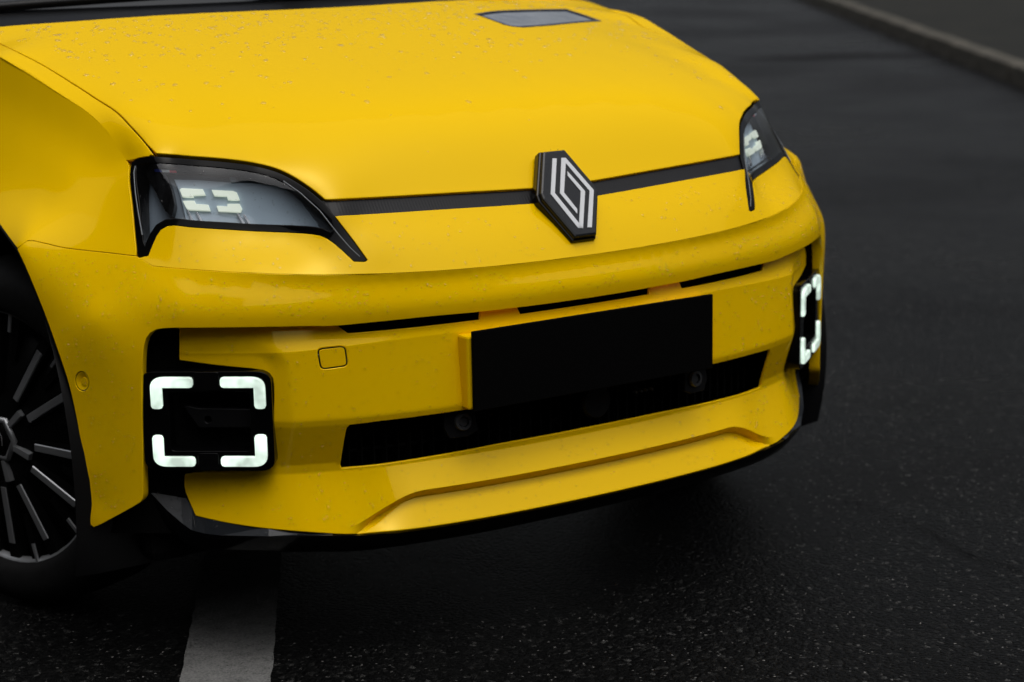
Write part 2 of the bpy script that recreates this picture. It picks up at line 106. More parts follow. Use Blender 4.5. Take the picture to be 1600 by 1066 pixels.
'drl_edge': np.array([(-0.543,0.0155),(-0.5426,0.0238),(-0.5421,0.0322),(-0.5417,0.0405),(-0.5413,0.0488),(-0.5409,0.0571),(-0.5405,0.0654),(-0.5401,0.0737),(-0.5397,0.082),(-0.5393,0.0902),(-0.5389,0.0984),(-0.5385,0.1066),(-0.5381,0.1148),(-0.5376,0.123),(-0.5371,0.1311),(-0.5366,0.1392),(-0.536,0.1473),(-0.5353,0.1554),(-0.5345,0.1634),(-0.5336,0.1715),(-0.5325,0.1795),(-0.5309,0.1874),(-0.5282,0.195),(-0.523,0.2011),(-0.5158,0.2044),(-0.5079,0.2053),(-0.5,0.2054),(-0.492,0.2052),(-0.4839,0.2049),(-0.4758,0.2047)]),
'band_bot': np.array([(-0.4758,0.2047),(-0.4678,0.2044),(-0.4597,0.2041),(-0.4517,0.2038),(-0.4437,0.2035),(-0.4356,0.2032),(-0.4276,0.2029),(-0.4195,0.2026),(-0.4115,0.2022),(-0.4034,0.2019),(-0.3954,0.2016),(-0.3873,0.2013),(-0.3793,0.2009),(-0.3712,0.2006),(-0.3632,0.2003),(-0.3551,0.1999),(-0.3471,0.1995),(-0.339,0.1989),(-0.331,0.1983),(-0.3229,0.1981),(-0.3149,0.198),(-0.3068,0.1981),(-0.2988,0.1983),(-0.2907,0.1984),(-0.2827,0.1986),(-0.2746,0.1987),(-0.2666,0.1988),(-0.2585,0.1989),(-0.2505,0.199),(-0.2424,0.1991),(-0.2343,0.1992),(-0.2263,0.1993),(-0.2182,0.1993),(-0.2101,0.1993),(-0.2021,0.1993),(-0.194,0.1993),(-0.1859,0.1992),(-0.1779,0.1991),(-0.1698,0.199),(-0.1617,0.1988),(-0.1536,0.1987),(-0.1455,0.1986),(-0.1374,0.1985),(-0.1293,0.1985),(-0.1212,0.1984),(-0.1131,0.1985),(-0.105,0.1985),(-0.0969,0.1985),(-0.0888,0.1984),(-0.0807,0.1984),(-0.0725,0.1984),(-0.0644,0.1984),(-0.0563,0.1984),(-0.0481,0.1983),(-0.04,0.1983),(-0.0318,0.1983),(-0.0237,0.1983),(-0.0156,0.1983),(-0.0074,0.1983),(0.0007,0.1982)]),
'sensor_blade': np.array([(-0.6078,0.1467)]),
'indicator': np.array([(0.3955,0.7903),(0.4235,0.7905),(0.4515,0.7908),(0.4794,0.7901),(0.5068,0.7876),(0.5334,0.7835),(0.5592,0.7785),(0.5846,0.7732),(0.6097,0.7679),(0.6346,0.7626),(0.6592,0.7573),(0.6837,0.7521),(0.708,0.7471),(0.7318,0.7416),(0.7543,0.7352),(0.7752,0.7278),(0.7632,0.7156),(0.7514,0.7035),(0.739,0.692),(0.7263,0.6809),(0.7136,0.6701),(0.7012,0.6594),(0.6809,0.6627),(0.6602,0.6655),(0.6392,0.668),(0.618,0.6702),(0.5967,0.6722),(0.5752,0.674),(0.5537,0.6756),(0.532,0.677),(0.5103,0.6784),(0.4886,0.6799),(0.4668,0.6818),(0.4452,0.684),(0.4235,0.6864),(0.4017,0.6889),(0.3797,0.6914),(0.361,0.7004),(0.3562,0.7141),(0.3641,0.7286),(0.3713,0.7436),(0.3788,0.7589),(0.3868,0.7745)]),
'L_left': np.array([(-0.6764,0.5963),(-0.6783,0.5867),(-0.68,0.577),(-0.681,0.5669),(-0.6817,0.5567),(-0.6821,0.5466),(-0.6746,0.5453),(-0.6671,0.544),(-0.6595,0.5427),(-0.652,0.5414),(-0.6444,0.5401),(-0.6367,0.5389),(-0.629,0.5378),(-0.6212,0.5368),(-0.6134,0.5358),(-0.6055,0.5349),(-0.5975,0.5339),(-0.5895,0.5328),(-0.5814,0.5313),(-0.5733,0.5292),(-0.5663,0.5241),(-0.5623,0.516),(-0.5615,0.5062),(-0.5618,0.4962),(-0.5623,0.4861),(-0.5629,0.4761),(-0.5638,0.4661),(-0.5647,0.4561),(-0.5655,0.4461),(-0.5654,0.4362),(-0.5647,0.4266),(-0.5637,0.4171),(-0.5628,0.4076),(-0.562,0.3981),(-0.5612,0.3886),(-0.5606,0.379),(-0.561,0.3694),(-0.5635,0.3604),(-0.5696,0.3536),(-0.5773,0.3517),(-0.5851,0.3511),(-0.5928,0.3507),(-0.6003,0.3504),(-0.6078,0.3501),(-0.6151,0.3498),(-0.6225,0.3493),(-0.6298,0.3487),(-0.637,0.3481),(-0.6442,0.3474),(-0.6514,0.3468),(-0.6586,0.3461),(-0.6659,0.3454),(-0.6732,0.3448),(-0.6747,0.3345),(-0.6759,0.3242),(-0.6758,0.3142),(-0.6741,0.3049),(-0.6724,0.2957),(-0.6707,0.2867),(-0.6691,0.2777)]),
'L_bot': np.array([(-0.6691,0.2777),(-0.6593,0.2751),(-0.6495,0.2726),(-0.6397,0.2703),(-0.6298,0.2684),(-0.6198,0.2667),(-0.6096,0.2651),(-0.5993,0.2637),(-0.5888,0.2625),(-0.578,0.2614),(-0.5669,0.2604),(-0.5554,0.2592),(-0.5434,0.2579),(-0.531,0.2565),(-0.518,0.2547),(-0.5048,0.2527),(-0.4915,0.2505),(-0.4779,0.2487),(-0.4639,0.247),(-0.4494,0.2442)]),
'grille': np.array([(-0.4553,0.4324),(-0.4365,0.4326),(-0.4174,0.4328),(-0.3983,0.4332),(-0.3791,0.4337),(-0.3598,0.4342),(-0.3404,0.4346),(-0.3209,0.435),(-0.3014,0.4352),(-0.2818,0.4352),(-0.2622,0.4351)]),
'grille_side': np.array([(-0.4612,0.3563),(-0.4607,0.3643),(-0.4609,0.3722),(-0.461,0.38),(-0.4611,0.3878),(-0.4611,0.3956),(-0.4611,0.4034),(-0.4611,0.4112),(-0.4608,0.419),(-0.4599,0.4266),(-0.4553,0.4324)]),
'grille_bot': np.array([(-0.4582,0.3487),(-0.4395,0.3485),(-0.4206,0.348),(-0.4016,0.3479),(-0.3826,0.3481),(-0.3634,0.3485),(-0.3442,0.349),(-0.3249,0.3495),(-0.3056,0.35),(-0.2862,0.3505),(-0.2667,0.351),(-0.2472,0.3515),(-0.2277,0.352),(-0.2082,0.3526),(-0.1887,0.3531),(-0.1691,0.3536),(-0.1495,0.3539)]),
'slot_out': np.array([(-0.456,0.5953),(-0.45,0.5858)]),
'slots': np.array([(-0.4502,0.5848),(-0.2076,0.5832),(-0.2054,0.5935),(-0.1311,0.585),(-0.1345,0.5928),(0.1496,0.5823),(0.1637,0.5905),(0.2217,0.5864),(0.2111,0.5945),(0.4778,0.5838)]),
'tow': np.array([(-0.4991,0.5612),(-0.4922,0.5657),(-0.4528,0.5649),(-0.4485,0.5605),(-0.4508,0.531),(-0.4572,0.5262),(-0.4961,0.5261),(-0.5006,0.5307)]),
'sens': np.array([(-0.2496,0.4092),(0.2532,0.4086)]),
'drl': np.array([(-0.7254,0.5236),(-0.7214,0.5237),(-0.6657,0.5245),(-0.6327,0.5247),(-0.5711,0.5189),(-0.6696,0.468),(-0.5748,0.4669),(-0.7214,0.466),(-0.7225,0.4165),(-0.7134,0.3582),(-0.6588,0.3599),(-0.6265,0.3612),(-0.5739,0.4187),(-0.5685,0.3625),(-0.5624,0.3539)])}
HL = {
'b0': np.array([(-0.4903,0.3691),(-0.4881,0.3706),(-0.4615,0.3664),(-0.4585,0.3594),(-0.4738,0.3605),(-0.4731,0.3582),(-0.4871,0.36)]),
'b1': np.array([(-0.4502,0.3647),(-0.4256,0.3607),(-0.4217,0.3584),(-0.4184,0.3486),(-0.4313,0.3504),(-0.4326,0.3552),(-0.4474,0.3574)]),
'b2': np.array([(-0.4864,0.354),(-0.472,0.3526),(-0.4699,0.3485),(-0.4552,0.3462),(-0.4526,0.3396),(-0.4783,0.343),(-0.4815,0.3449)]),
'b3': np.array([(-0.4446,0.3441),(-0.4322,0.3421),(-0.4321,0.3451),(-0.4185,0.3436),(-0.4158,0.338),(-0.4173,0.3345),(-0.4427,0.3383)]),
'dark': np.array([(-0.5457,0.4014),(-0.532,0.3973),(-0.5059,0.3884),(-0.4998,0.3653),(-0.4965,0.3485),(-0.4998,0.3359),(-0.5076,0.3424),(-0.5224,0.3672)]),
'fb': np.array([(-0.5259,0.3935),(-0.5113,0.3926),(-0.5104,0.3894),(-0.5232,0.39)]),
'fw': np.array([(-0.5113,0.3926),(-0.4999,0.3931),(-0.4998,0.3898),(-0.5104,0.3894)]),
'fr': np.array([(-0.4999,0.3931),(-0.4924,0.3926),(-0.4918,0.3896),(-0.4998,0.3898)]),
's0': np.array([(-0.4814,0.3425),(-0.4797,0.3424),(-0.4725,0.3291),(-0.4751,0.3293)]),
's1': np.array([(-0.4699,0.339),(-0.4683,0.3389),(-0.4616,0.3282),(-0.4644,0.3287)]),
's2': np.array([(-0.4218,0.3337),(-0.4198,0.3335),(-0.4116,0.322),(-0.4146,0.3223)]),
's3': np.array([(-0.4144,0.3315),(-0.4121,0.3313),(-0.4052,0.3213),(-0.4077,0.3213)]),
'inner': np.array([(-0.4965,0.3858),(-0.4295,0.3755),(-0.373,0.3643),(-0.3635,0.36),(-0.3487,0.3421),(-0.3375,0.3192),(-0.3326,0.3096),(-0.3696,0.3152),(-0.4269,0.322),(-0.4809,0.3285)]),
'ridge': np.array([(-0.4304,0.3923),(-0.4244,0.3914),(-0.42,0.375),(-0.4269,0.3757)]),
'guide': np.array([(-0.3631,0.3623),(-0.3452,0.347),(-0.3255,0.325),(-0.3073,0.2957),(-0.2962,0.2798),(-0.2873,0.2698)]),
'guide2': np.array([(-0.5439,0.398),(-0.5454,0.3896),(-0.5422,0.3652),(-0.5376,0.3398),(-0.532,0.3114)])}
# ------------------------------------------------------------ materials
def mat(name, base=(.5, .5, .5), rough=.5, metal=0., coat=0., coatr=.03, spec=.5, emis=None, es=0.):
    m = bpy.data.materials.new(name); m.use_nodes = True; b = m.node_tree.nodes['Principled BSDF']
    b.inputs['Base Color'].default_value = (*base, 1); b.inputs['Roughness'].default_value = rough; b.inputs['Metallic'].default_value = metal
    b.inputs['Coat Weight'].default_value = coat; b.inputs['Coat Roughness'].default_value = coatr; b.inputs['Specular IOR Level'].default_value = spec
    if emis: b.inputs['Emission Color'].default_value = (*emis, 1); b.inputs['Emission Strength'].default_value = es
    return m
def N(m, t, **k):
    n = m.node_tree.nodes.new(t)
    for a, v in k.items(): setattr(n, a, v)
    return n
def LK(m, a, b): m.node_tree.links.new(a, b)
def BS(m): return m.node_tree.nodes['Principled BSDF']
def ramp(m, stops):
    r = N(m, 'ShaderNodeValToRGB'); e = r.color_ramp.elements
    while len(e) < len(stops): e.new(.5)
    for q, (p, c) in zip(e, stops): q.position = p; q.color = (c, c, c, 1) if not hasattr(c, '__len__') else (*c, 1)
    return r
def noise(m, scale, detail=4, rough=.6, coord=None, dist=0):
    n = N(m, 'ShaderNodeTexNoise'); n.inputs['Scale'].default_value = scale; n.inputs['Detail'].default_value = detail; n.inputs['Roughness'].default_value = rough; n.inputs['Distortion'].default_value = dist
    if coord is None:
        coord = N(m, 'ShaderNodeTexCoord').outputs['Object']
    LK(m, coord, n.inputs['Vector']); return n
plate_m = mat('plate_black', (.0015, .0015, .0015), .9, spec=.05)
# yellow paint: slight orange peel, very fine colour variation, uneven wetness in the coat
paint = bpy.data.materials.new('yellow_paint'); paint.use_nodes = True; t_ = paint.node_tree; t_.nodes.clear()
po = t_.nodes.new('ShaderNodeOutputMaterial'); pm_ = t_.nodes.new('ShaderNodeMixShader'); pd = t_.nodes.new('ShaderNodeBsdfDiffuse'); pg = t_.nodes.new('ShaderNodeBsdfGlossy')
pd.inputs['Color'].default_value = (.90, .55, .0003, 1); pg.inputs['Color'].default_value = (1, .82, .26, 1)
lw = t_.nodes.new('ShaderNodeLayerWeight'); lw.inputs[0].default_value = .5; pp_ = t_.nodes.new('ShaderNodeMath'); pp_.operation = 'POWER'; pp_.inputs[1].default_value = 5; pa = t_.nodes.new('ShaderNodeMath'); pa.operation = 'MULTIPLY_ADD'; pa.inputs[1].default_value = .62; pa.inputs[2].default_value = .042
for a_, b_ in ((lw.outputs['Facing'], pp_.inputs[0]), (pp_.outputs[0], pa.inputs[0]), (pa.outputs[0], pm_.inputs[0]), (pd.outputs[0], pm_.inputs[1]), (pg.outputs[0], pm_.inputs[2]), (pm_.outputs[0], po.inputs[0])): t_.links.new(a_, b_)
nz = noise(paint, 900, 1); bp = N(paint, 'ShaderNodeBump'); bp.inputs['Strength'].default_value = .010; bp.inputs['Distance'].default_value = .001
LK(paint, nz.outputs[0], bp.inputs['Height']); LK(paint, bp.outputs[0], pg.inputs['Normal'])
nz2 = noise(paint, 7, 6, .65); rp = ramp(paint, [(.35, .02), (.7, .07)]); LK(paint, nz2.outputs[0], rp.inputs[0]); LK(paint, rp.outputs[0], pg.inputs['Roughness'])
spat_m = mat('spat_sky_grey', (.011, .0135, .017), .38, spec=.35)  # slate base stands in for sky mirrored in the black gloss
piano = mat('piano_black', (.002, .002, .0022), .08, spec=.10)
gloss_black = mat('gloss_black', (.003, .003, .0033), .12, spec=.2)
nz = noise(gloss_black, 30, 5); rp = ramp(gloss_black, [(.3, .06), (.75, .22)]); LK(gloss_black, nz.outputs[0], rp.inputs[0]); LK(gloss_black, rp.outputs[0], BS(gloss_black).inputs['Roughness'])
satin_black = mat('satin_black', (.005, .005, .0055), .4, spec=.2)
matte_black = mat('matte_black', (.003, .003, .003), .9, spec=.06)
grille_m = mat('grille_black', (.005, .005, .005), .6, spec=.12)
badge_black = mat('badge_black', (.009, .0105, .013), .26, spec=.28)
strip_black = mat('ribbed_black', (.007, .007, .008), .38, spec=.22)
tcs = N(strip_black, 'ShaderNodeTexCoord'); wv = N(strip_black, 'ShaderNodeTexWave'); wv.bands_direction = 'X'; wv.inputs['Scale'].default_value = 55; LK(strip_black, tcs.outputs['Object'], wv.inputs['Vector'])
bp = N(strip_black, 'ShaderNodeBump'); bp.inputs['Strength'].default_value = .14; bp.inputs['Distance'].default_value = .001; LK(strip_black, wv.outputs['Fac'], bp.inputs['Height']); LK(strip_black, bp.outputs[0], BS(strip_black).inputs['Normal'])
silver = mat('silver_print', (.62, .63, .64), .35, .3)
rubber = mat('tyre_rubber', (.012, .012, .012), .75, spec=.25)
nz = noise(rubber, 60, 4); rp = ramp(rubber, [(.3, .003), (.8, .008)]); LK(rubber, nz.outputs[0], rp.inputs[0]); LK(rubber, rp.outputs[0], BS(rubber).inputs['Base Color'])
alloy_black = mat('alloy_black', (.0025, .0025, .0025), .4, spec=.15)
alloy_cut = mat('alloy_machined', (.42, .43, .44), .42, .75)
led = mat('daylight_tube', (.5, .55, .5), .2, coat=.8, emis=(.80, 1.0, .86), es=.8)
nz = noise(led, 26, 2); rp = ramp(led, [(.34, .42), (.62, .95)]); LK(led, nz.outputs[0], rp.inputs[0]); LK(led, rp.outputs[0], BS(led).inputs['Emission Strength'])
led2 = mat('projector_led', (.7, .75, .68), .3, emis=(.86, .93, .74), es=.40)
lampgrey = mat('lamp_inner_grey', (.18, .215, .25), .3, .0)
lampgrey2 = mat('lamp_inner_panel', (.46, .56, .64), .34, .0)  # pale blue-grey base stands in for the sky mirrored on the lens
guide_m = mat('guide_grey', (.10, .11, .12), .3, .3)
chrome = mat('lamp_reflector', (.55, .56, .58), .15, .9)
sens_m = mat('sensor_grey', (.035, .036, .038), .4)
glassdark = mat('dark_glass', (.004, .005, .006), .04, spec=.5)
blue_m = mat('print_blue', (.01, .03, .30), .5); red_m = mat('print_red', (.75, .05, .09), .5); white_m = mat('print_white', (.8, .8, .8), .5)
indic = mat('indicator_panel', (.30, .33, .37), .12, .55, coat=.8)
nz = noise(indic, 18, 3); rp = ramp(indic, [(.35, (.20, .23, .28)), (.7, (.46, .49, .52))]); LK(indic, nz.outputs[0], rp.inputs[0]); LK(indic, rp.outputs[0], BS(indic).inputs['Base Color'])
def clear(name, tint=(1, 1, 1), rough=.015, ior=1.5):
    m = bpy.data.materials.new(name); m.use_nodes = True; t = m.node_tree; t.nodes.clear()
    o = t.nodes.new('ShaderNodeOutputMaterial'); mixn = t.nodes.new('ShaderNodeMixShader'); tr = t.nodes.new('ShaderNodeBsdfTransparent'); g = t.nodes.new('ShaderNodeBsdfGlossy')
    f0 = ((ior-1)/(ior+1))**2; lw = t.nodes.new('ShaderNodeLayerWeight'); lw.inputs[0].default_value = .5; pw_ = t.nodes.new('ShaderNodeMath'); pw_.operation = 'POWER'; pw_.inputs[1].default_value = 5; t.links.new(lw.outputs['Facing'], pw_.inputs[0]); fr = t.nodes.new('ShaderNodeMath'); fr.operation = 'MULTIPLY_ADD'; fr.inputs[1].default_value = 1-f0; fr.inputs[2].default_value = f0; t.links.new(pw_.outputs[0], fr.inputs[0]); tr.inputs[0].default_value = (*tint, 1); g.inputs['Roughness'].default_value = rough
    t.links.new(fr.outputs[0], mixn.inputs[0]); t.links.new(tr.outputs[0], mixn.inputs[1]); t.links.new(g.outputs[0], mixn.inputs[2]); t.links.new(mixn.outputs[0], o.inputs[0]); return m
lens_m = clear('clear_lens', (.88, .90, .92), ior=1.6)
drop_m = clear('water', (.95, .95, .95), .02, 1.58)
drop_d = clear('water_film', (.9, .9, .9), .05, 1.18)

# ------------------------------------------------------------ mesh helpers
def link(name, me, m=None, parent=None):
    o = bpy.data.objects.new(name, me); col.objects.link(o)
    if m and me: me.materials.append(m)
    if parent: o.parent = parent
    return o
def mesh_from(name, V, Fc, m=None, parent=None, nrm=None, smooth=True):
    me = bpy.data.meshes.new(name); me.from_pydata([tuple(map(float, v)) for v in V], [], [tuple(int(i) for i in f) for f in Fc]); me.update()
    if smooth: me.polygons.foreach_set('use_smooth', [True]*len(me.polygons))
    if nrm is not None: me.normals_split_custom_set_from_vertices([tuple(map(float, n)) for n in nrm])
    return link(name, me, m, parent)
def inside(P, loop):
    x, y = P[:, 0], P[:, 1]; c = np.zeros(len(P), bool); n = len(loop)
    for i in range(n):
        x0, y0 = loop[i]; x1, y1 = loop[(i+1) % n]
        if y0 == y1: continue
        k = ((y0 > y) != (y1 > y)) & (x < (x1-x0)*(y-y0)/(y1-y0)+x0); c ^= k
    return c
def edist(P, loop):
    d = np.full(len(P), 1e9)
    for i in range(len(loop)):
        a = loop[i]; b = loop[(i+1) % len(loop)]; ab = b-a; L = ab@ab
        if L < 1e-14: continue
        t = np.clip(((P-a)@ab)/L, 0, 1); d = np.minimum(d, np.linalg.norm(P-a-t[:, None]*ab, axis=1))
    return d
def area(l): x, y = l[:, 0], l[:, 1]; return .5*np.sum(x*np.roll(y, -1)-np.roll(x, -1)*y)
def dense(loop, h):
    o = []
    for i in range(len(loop)):
        a = loop[i]; b = loop[(i+1) % len(loop)]; n = max(1, int(math.ceil(np.linalg.norm(b-a)/h)))
        for k in range(n): o.append(a+(b-a)*k/n)
    return np.array(o)
def clean(loop, e=2e-4):
    o = []
    for p in loop:
        if not o or np.linalg.norm(p-o[-1]) > e: o.append(p)
    if np.linalg.norm(o[0]-o[-1]) <= e: o.pop()
    return np.array(o)
def offset(loop, d):
    """shrink (d>0) a closed loop in its plane, mitred"""
    loop = clean(loop); s = 1 if area(loop) > 0 else -1; n = len(loop); o = []
    for i in range(n):
        a = loop[i]-loop[i-1]; b = loop[(i+1) % n]-loop[i]; a = a/np.linalg.norm(a); b = b/np.linalg.norm(b)
        na = np.array([-a[1], a[0]]); nb = np.array([-b[1], b[0]]); m = na+nb; L = np.linalg.norm(m)
        m = m/L if L > 1e-6 else na; k = max(.45, m@na); o.append(loop[i]+s*m*d/k)
    return np.array(o)
def rcorner(pts, r, n=5):
    """round the corners of a polygon"""
    pts = np.array(pts, float); o = []; N_ = len(pts)
    for i in range(N_):
        p = pts[i]; a = pts[i-1]-p; b = pts[(i+1) % N_]-p; la, lb = np.linalg.norm(a), np.linalg.norm(b); k = min(r, .45*la, .45*lb); a = p+a/la*k; b = p+b/lb*k
        for t in np.linspace(0, 1, n): o.append((1-t)**2*a+2*t*(1-t)*p+t*t*b)
    return np.array(o)
def normals(S, q):
    e = 2e-4; a = S(q+[e, 0])-S(q-[e, 0]); b = S(q+[0, e])-S(q-[0, e]); n = np.cross(a, b); n /= np.linalg.norm(n, axis=1)[:, None]
    P = S(q); c = np.array([0, 1.2, .45]); f = ((P-c)*n).sum(1) < 0; n[f] *= -1; return n
def off(S, d): return lambda q: S(q)+d*normals(S, q)
SU = U.P; SF = F.P
def SL(q): q = np.atleast_2d(q); return np.stack([q[:, 0], FL(q[:, 0], q[:, 1]), q[:, 1]], 1)
def SD(q): q = np.atleast_2d(q); return np.stack([q[:, 0], .128+.777*(np.abs(q[:, 0])-.58), q[:, 1]], 1)
def panel(S, outer, holes=(), h=.008, r=.0015, depth=.012, lines=(), hdepth=None):
    """a skin on surface S inside the outline, with rounded, returned edges; gives verts, faces, normals"""
    loops = [clean(np.asarray(outer, float))]+[clean(np.asarray(x, float)) for x in holes]
    loops = [dense(l, h) for l in loops]
    lo, hi = loops[0].min(0), loops[0].max(0)
    gx = np.arange(lo[0], hi[0], h); gy = np.arange(lo[1], hi[1], h*.87)
    G = np.array([(x+(.5*h if j % 2 else 0), y) for j, y in enumerate(gy) for x in gx]) if len(gx) and len(gy) else np.zeros((0, 2))
    if len(G):
        k = inside(G, loops[0])
        for l in loops[1:]: k &= ~inside(G, l)
        G = G[k]
        for l in loops:
            if len(G): G = G[edist(G, l) > .55*h]
    LN = []
    for l in lines:
        l = np.asarray(l, float); k = inside(l, loops[0])
        for q in loops[1:]: k &= ~inside(l, q)
        for q in loops: k &= edist(l, q) > .4*h
        if len(G): G = G[np.min(np.linalg.norm(G[:, None]-l[None], axis=2), axis=1) > .5*h]
        LN.append((l, k))
    pts = list(map(tuple, np.vstack(loops+[l for l, k in LN]+([G] if len(G) else [])))); ed = []; b0 = 0; rings = []
    for l in loops:
        n = len(l); ed += [(b0+i, b0+(i+1) % n) for i in range(n)]; rings.append(np.arange(b0, b0+n)); b0 += n
    for l, k in LN:
        ed += [(b0+i, b0+i+1) for i in range(len(l)-1) if k[i] and k[i+1]]; b0 += len(l)
    vs, _, fs, ov, _, _ = delaunay_2d_cdt([Vector(p) for p in pts], ed, [], 0, 1e-6, True)
    Q = np.array([(v[0], v[1]) for v in vs]); mp = {}
    for i, l in enumerate(ov):
        for a in l: mp[a] = i
    T = np.array([f for f in fs if len(f) == 3]); cen = Q[T].mean(1); k = inside(cen, loops[0])
    for l in loops[1:]: k &= ~inside(cen, l)
    T = T[k]; P = S(Q); Nn = normals(S, Q)
    tn = np.cross(P[T[:, 1]]-P[T[:, 0]], P[T[:, 2]]-P[T[:, 0]]); fl = (tn*Nn[T[:, 0]]).sum(1) < 0; T[fl] = T[fl][:, ::-1]
    V = [P]; NN = [Nn]; Fc = [tuple(t) for t in T]; base = len(P)
    if depth > 0:
        for li, ring in enumerate(rings):
            idx = np.array([mp[a] for a in ring]); p = P[idx]; n = Nn[idx]
            tan = np.roll(p, -1, 0)-np.roll(p, 1, 0); tan /= np.linalg.norm(tan, axis=1)[:, None]+1e-12
            t = np.cross(tan, n); t /= np.linalg.norm(t, axis=1)[:, None]+1e-12
            # outward test in parameter space
            q = loops[li]; pe = 1e-3; dq = np.stack([((S(q+[pe, 0])-S(q-[pe, 0]))*t).sum(1), ((S(q+[0, pe])-S(q-[0, pe]))*t).sum(1)], 1); dq /= np.linalg.norm(dq, axis=1)[:, None]+1e-12
            ins = inside(q+dq*3e-4, loops[0])
            for l in loops[1:]: ins &= ~inside(q+dq*3e-4, l)
            if ins.mean() > .5: t = -t
            prev = idx; m = len(idx); dpt = depth if li == 0 or hdepth is None else hdepth
            for th in ((math.pi/4, math.pi/2, None) if r > 0 else (None,)):
                if th is None: pp = p+r*t-(r+dpt)*n; nn = t
                else: pp = p+r*math.sin(th)*t-r*(1-math.cos(th))*n; nn = math.cos(th)*n+math.sin(th)*t
                cur = np.arange(base, base+m); base += m; V.append(pp); NN.append(nn)
                for i in range(m):
                    j = (i+1) % m; f = (prev[i], prev[j], cur[j], cur[i]); Fc.append(f)
                prev = cur
    V = np.vstack(V); NN = np.vstack(NN)
    # consistent winding of the returns
    out_f = []
    for f in Fc:
        if len(f) == 4:
            g = np.cross(V[f[1]]-V[f[0]], V[f[2]]-V[f[0]]); 
            if g@(NN[f[2]]+NN[f[3]]) < 0: f = f[::-1]
        out_f.append(f)
    return V, out_f, NN
def build(name, parts, m, parent):
    V = []; Fc = []; NN = []; b = 0
    for v, f, n in parts: V.append(v); NN.append(n); Fc += [tuple(i+b for i in t) for t in f]; b += len(v)
    return mesh_from(name, np.vstack(V), Fc, m, parent, np.vstack(NN))
def mir(l): l = np.array(l, float)*[-1, 1]; return l[::-1]
def sides(l): return l, np.array(l, float)*[-1, 1]
def tube(name, pts, r, m, parent, n=10, closed=False):
    cu = bpy.data.curves.new(name, 'CURVE'); cu.dimensions = '3D'; cu.bevel_depth = r; cu.bevel_resolution = 2; sp_ = cu.splines.new('POLY'); sp_.points.add(len(pts)-1)
    for q, p in zip(sp_.points, pts): q.co = (*p, 1)
    sp_.use_cyclic_u = closed; cu.use_fill_caps = True; t = bpy.data.objects.new('t', cu); col.objects.link(t)
    me = bpy.data.meshes.new_from_object(t.evaluated_get(bpy.context.evaluated_depsgraph_get())); bpy.data.objects.remove(t); me.name = name
    me.polygons.foreach_set('use_smooth', [True]*len(me.polygons)); me.materials.clear(); return link(name, me, m, parent)
def box(name, c, s, m, parent, bev=.003, rot=None):
    bm = bmesh.new(); bmesh.ops.create_cube(bm, size=1); bmesh.ops.scale(bm, vec=s, verts=bm.verts)
    if bev: bmesh.ops.bevel(bm, geom=list(bm.edges), offset=bev, segments=2, affect='EDGES', profile=.5)
    if rot is not None: bmesh.ops.transform(bm, matrix=rot.to_4x4(), verts=bm.verts)
    bmesh.ops.translate(bm, vec=c, verts=bm.verts); me = bpy.data.meshes.new(name); bm.to_mesh(me); bm.free(); return link(name, me, m, parent)
def lathe(name, prof, m, parent, n=48, M=None):
    """prof: (radius, axial) list, axis = local -x pointing outwards"""
    V = []; Fc = []
    for k in range(n):
        a = 2*math.pi*k/n
        for r, ax in prof: V.append((-ax, r*math.cos(a), r*math.sin(a)))
    p = len(prof)
    for k in range(n):
        for i in range(p-1): Fc.append((k*p+i, k*p+i+1, ((k+1) % n)*p+i+1, ((k+1) % n)*p+i))
    V = np.array(V)
    if M is not None: V = np.array([M @ Vector(v) for v in V])
    return mesh_from(name, V, Fc, m, parent)
def frame(p, n, upv=(0, 0, 1)):
    n = Vector(n).normalized(); x = Vector(upv).cross(n).normalized(); y = n.cross(x); M = Matrix((x, y, n)).transposed().to_4x4(); M.translation = Vector(p); return M
def plate_poly(name, poly, M, t, m, parent, bev=0.):
    """extruded polygon in frame M (local xy), from z=0 to z=t"""
    bm = bmesh.new(); vs = [bm.verts.new((x, y, 0)) for x, y in poly]; f = bm.faces.new(vs)
    if f.normal.z < 0: f.normal_flip()
    g = bmesh.ops.extrude_face_region(bm, geom=[f]); bmesh.ops.translate(bm, vec=(0, 0, t), verts=[v for v in g['geom'] if isinstance(v, bmesh.types.BMVert)])
    bmesh.ops.recalc_face_normals(bm, faces=bm.faces)
    if bev:
        top = [e for e in bm.edges if all(abs(v.co.z-t) < 1e-7 for v in e.verts)]; bmesh.ops.bevel(bm, geom=top, offset=bev, segments=2, affect='EDGES', profile=.5)
    bmesh.ops.transform(bm, matrix=M, verts=bm.verts); me = bpy.data.meshes.new(name); bm.to_mesh(me); bm.free(); return link(name, me, m, parent)

def tag(o, label, cat, group=None, kind=None):
    o['label'] = label; o['category'] = cat
    if group: o['group'] = group
    if kind: o['kind'] = kind
    return o
def structure(o): o['kind'] = 'structure'; return o

# ------------------------------------------------------------ ground
asphalt = mat('wet_asphalt', (.02, .02, .02), .5, spec=.10)
tca = N(asphalt, 'ShaderNodeTexCoord').outputs['Object']
vo = N(asphalt, 'ShaderNodeTexVoronoi'); vo.inputs['Scale'].default_value = 310; vo.inputs['Randomness'].default_value = 1; LK(asphalt, tca, vo.inputs['Vector'])
sepc = N(asphalt, 'ShaderNodeSeparateColor'); LK(asphalt, vo.outputs['Color'], sepc.inputs[0])
rpc = ramp(asphalt, [(0, (.0005, .0005, .0005)), (.6, (.001, .001, .001)), (.95, (.003, .003, .0028)), (.990, (.018, .018, .017)), (1, (.34, .33, .31))]); LK(asphalt, sepc.outputs[0], rpc.inputs[0])
big = noise(asphalt, .7, 5, .6, tca); rb = ramp(asphalt, [(.3, .35), (.75, 1.15)]); LK(asphalt, big.outputs[0], rb.inputs[0])
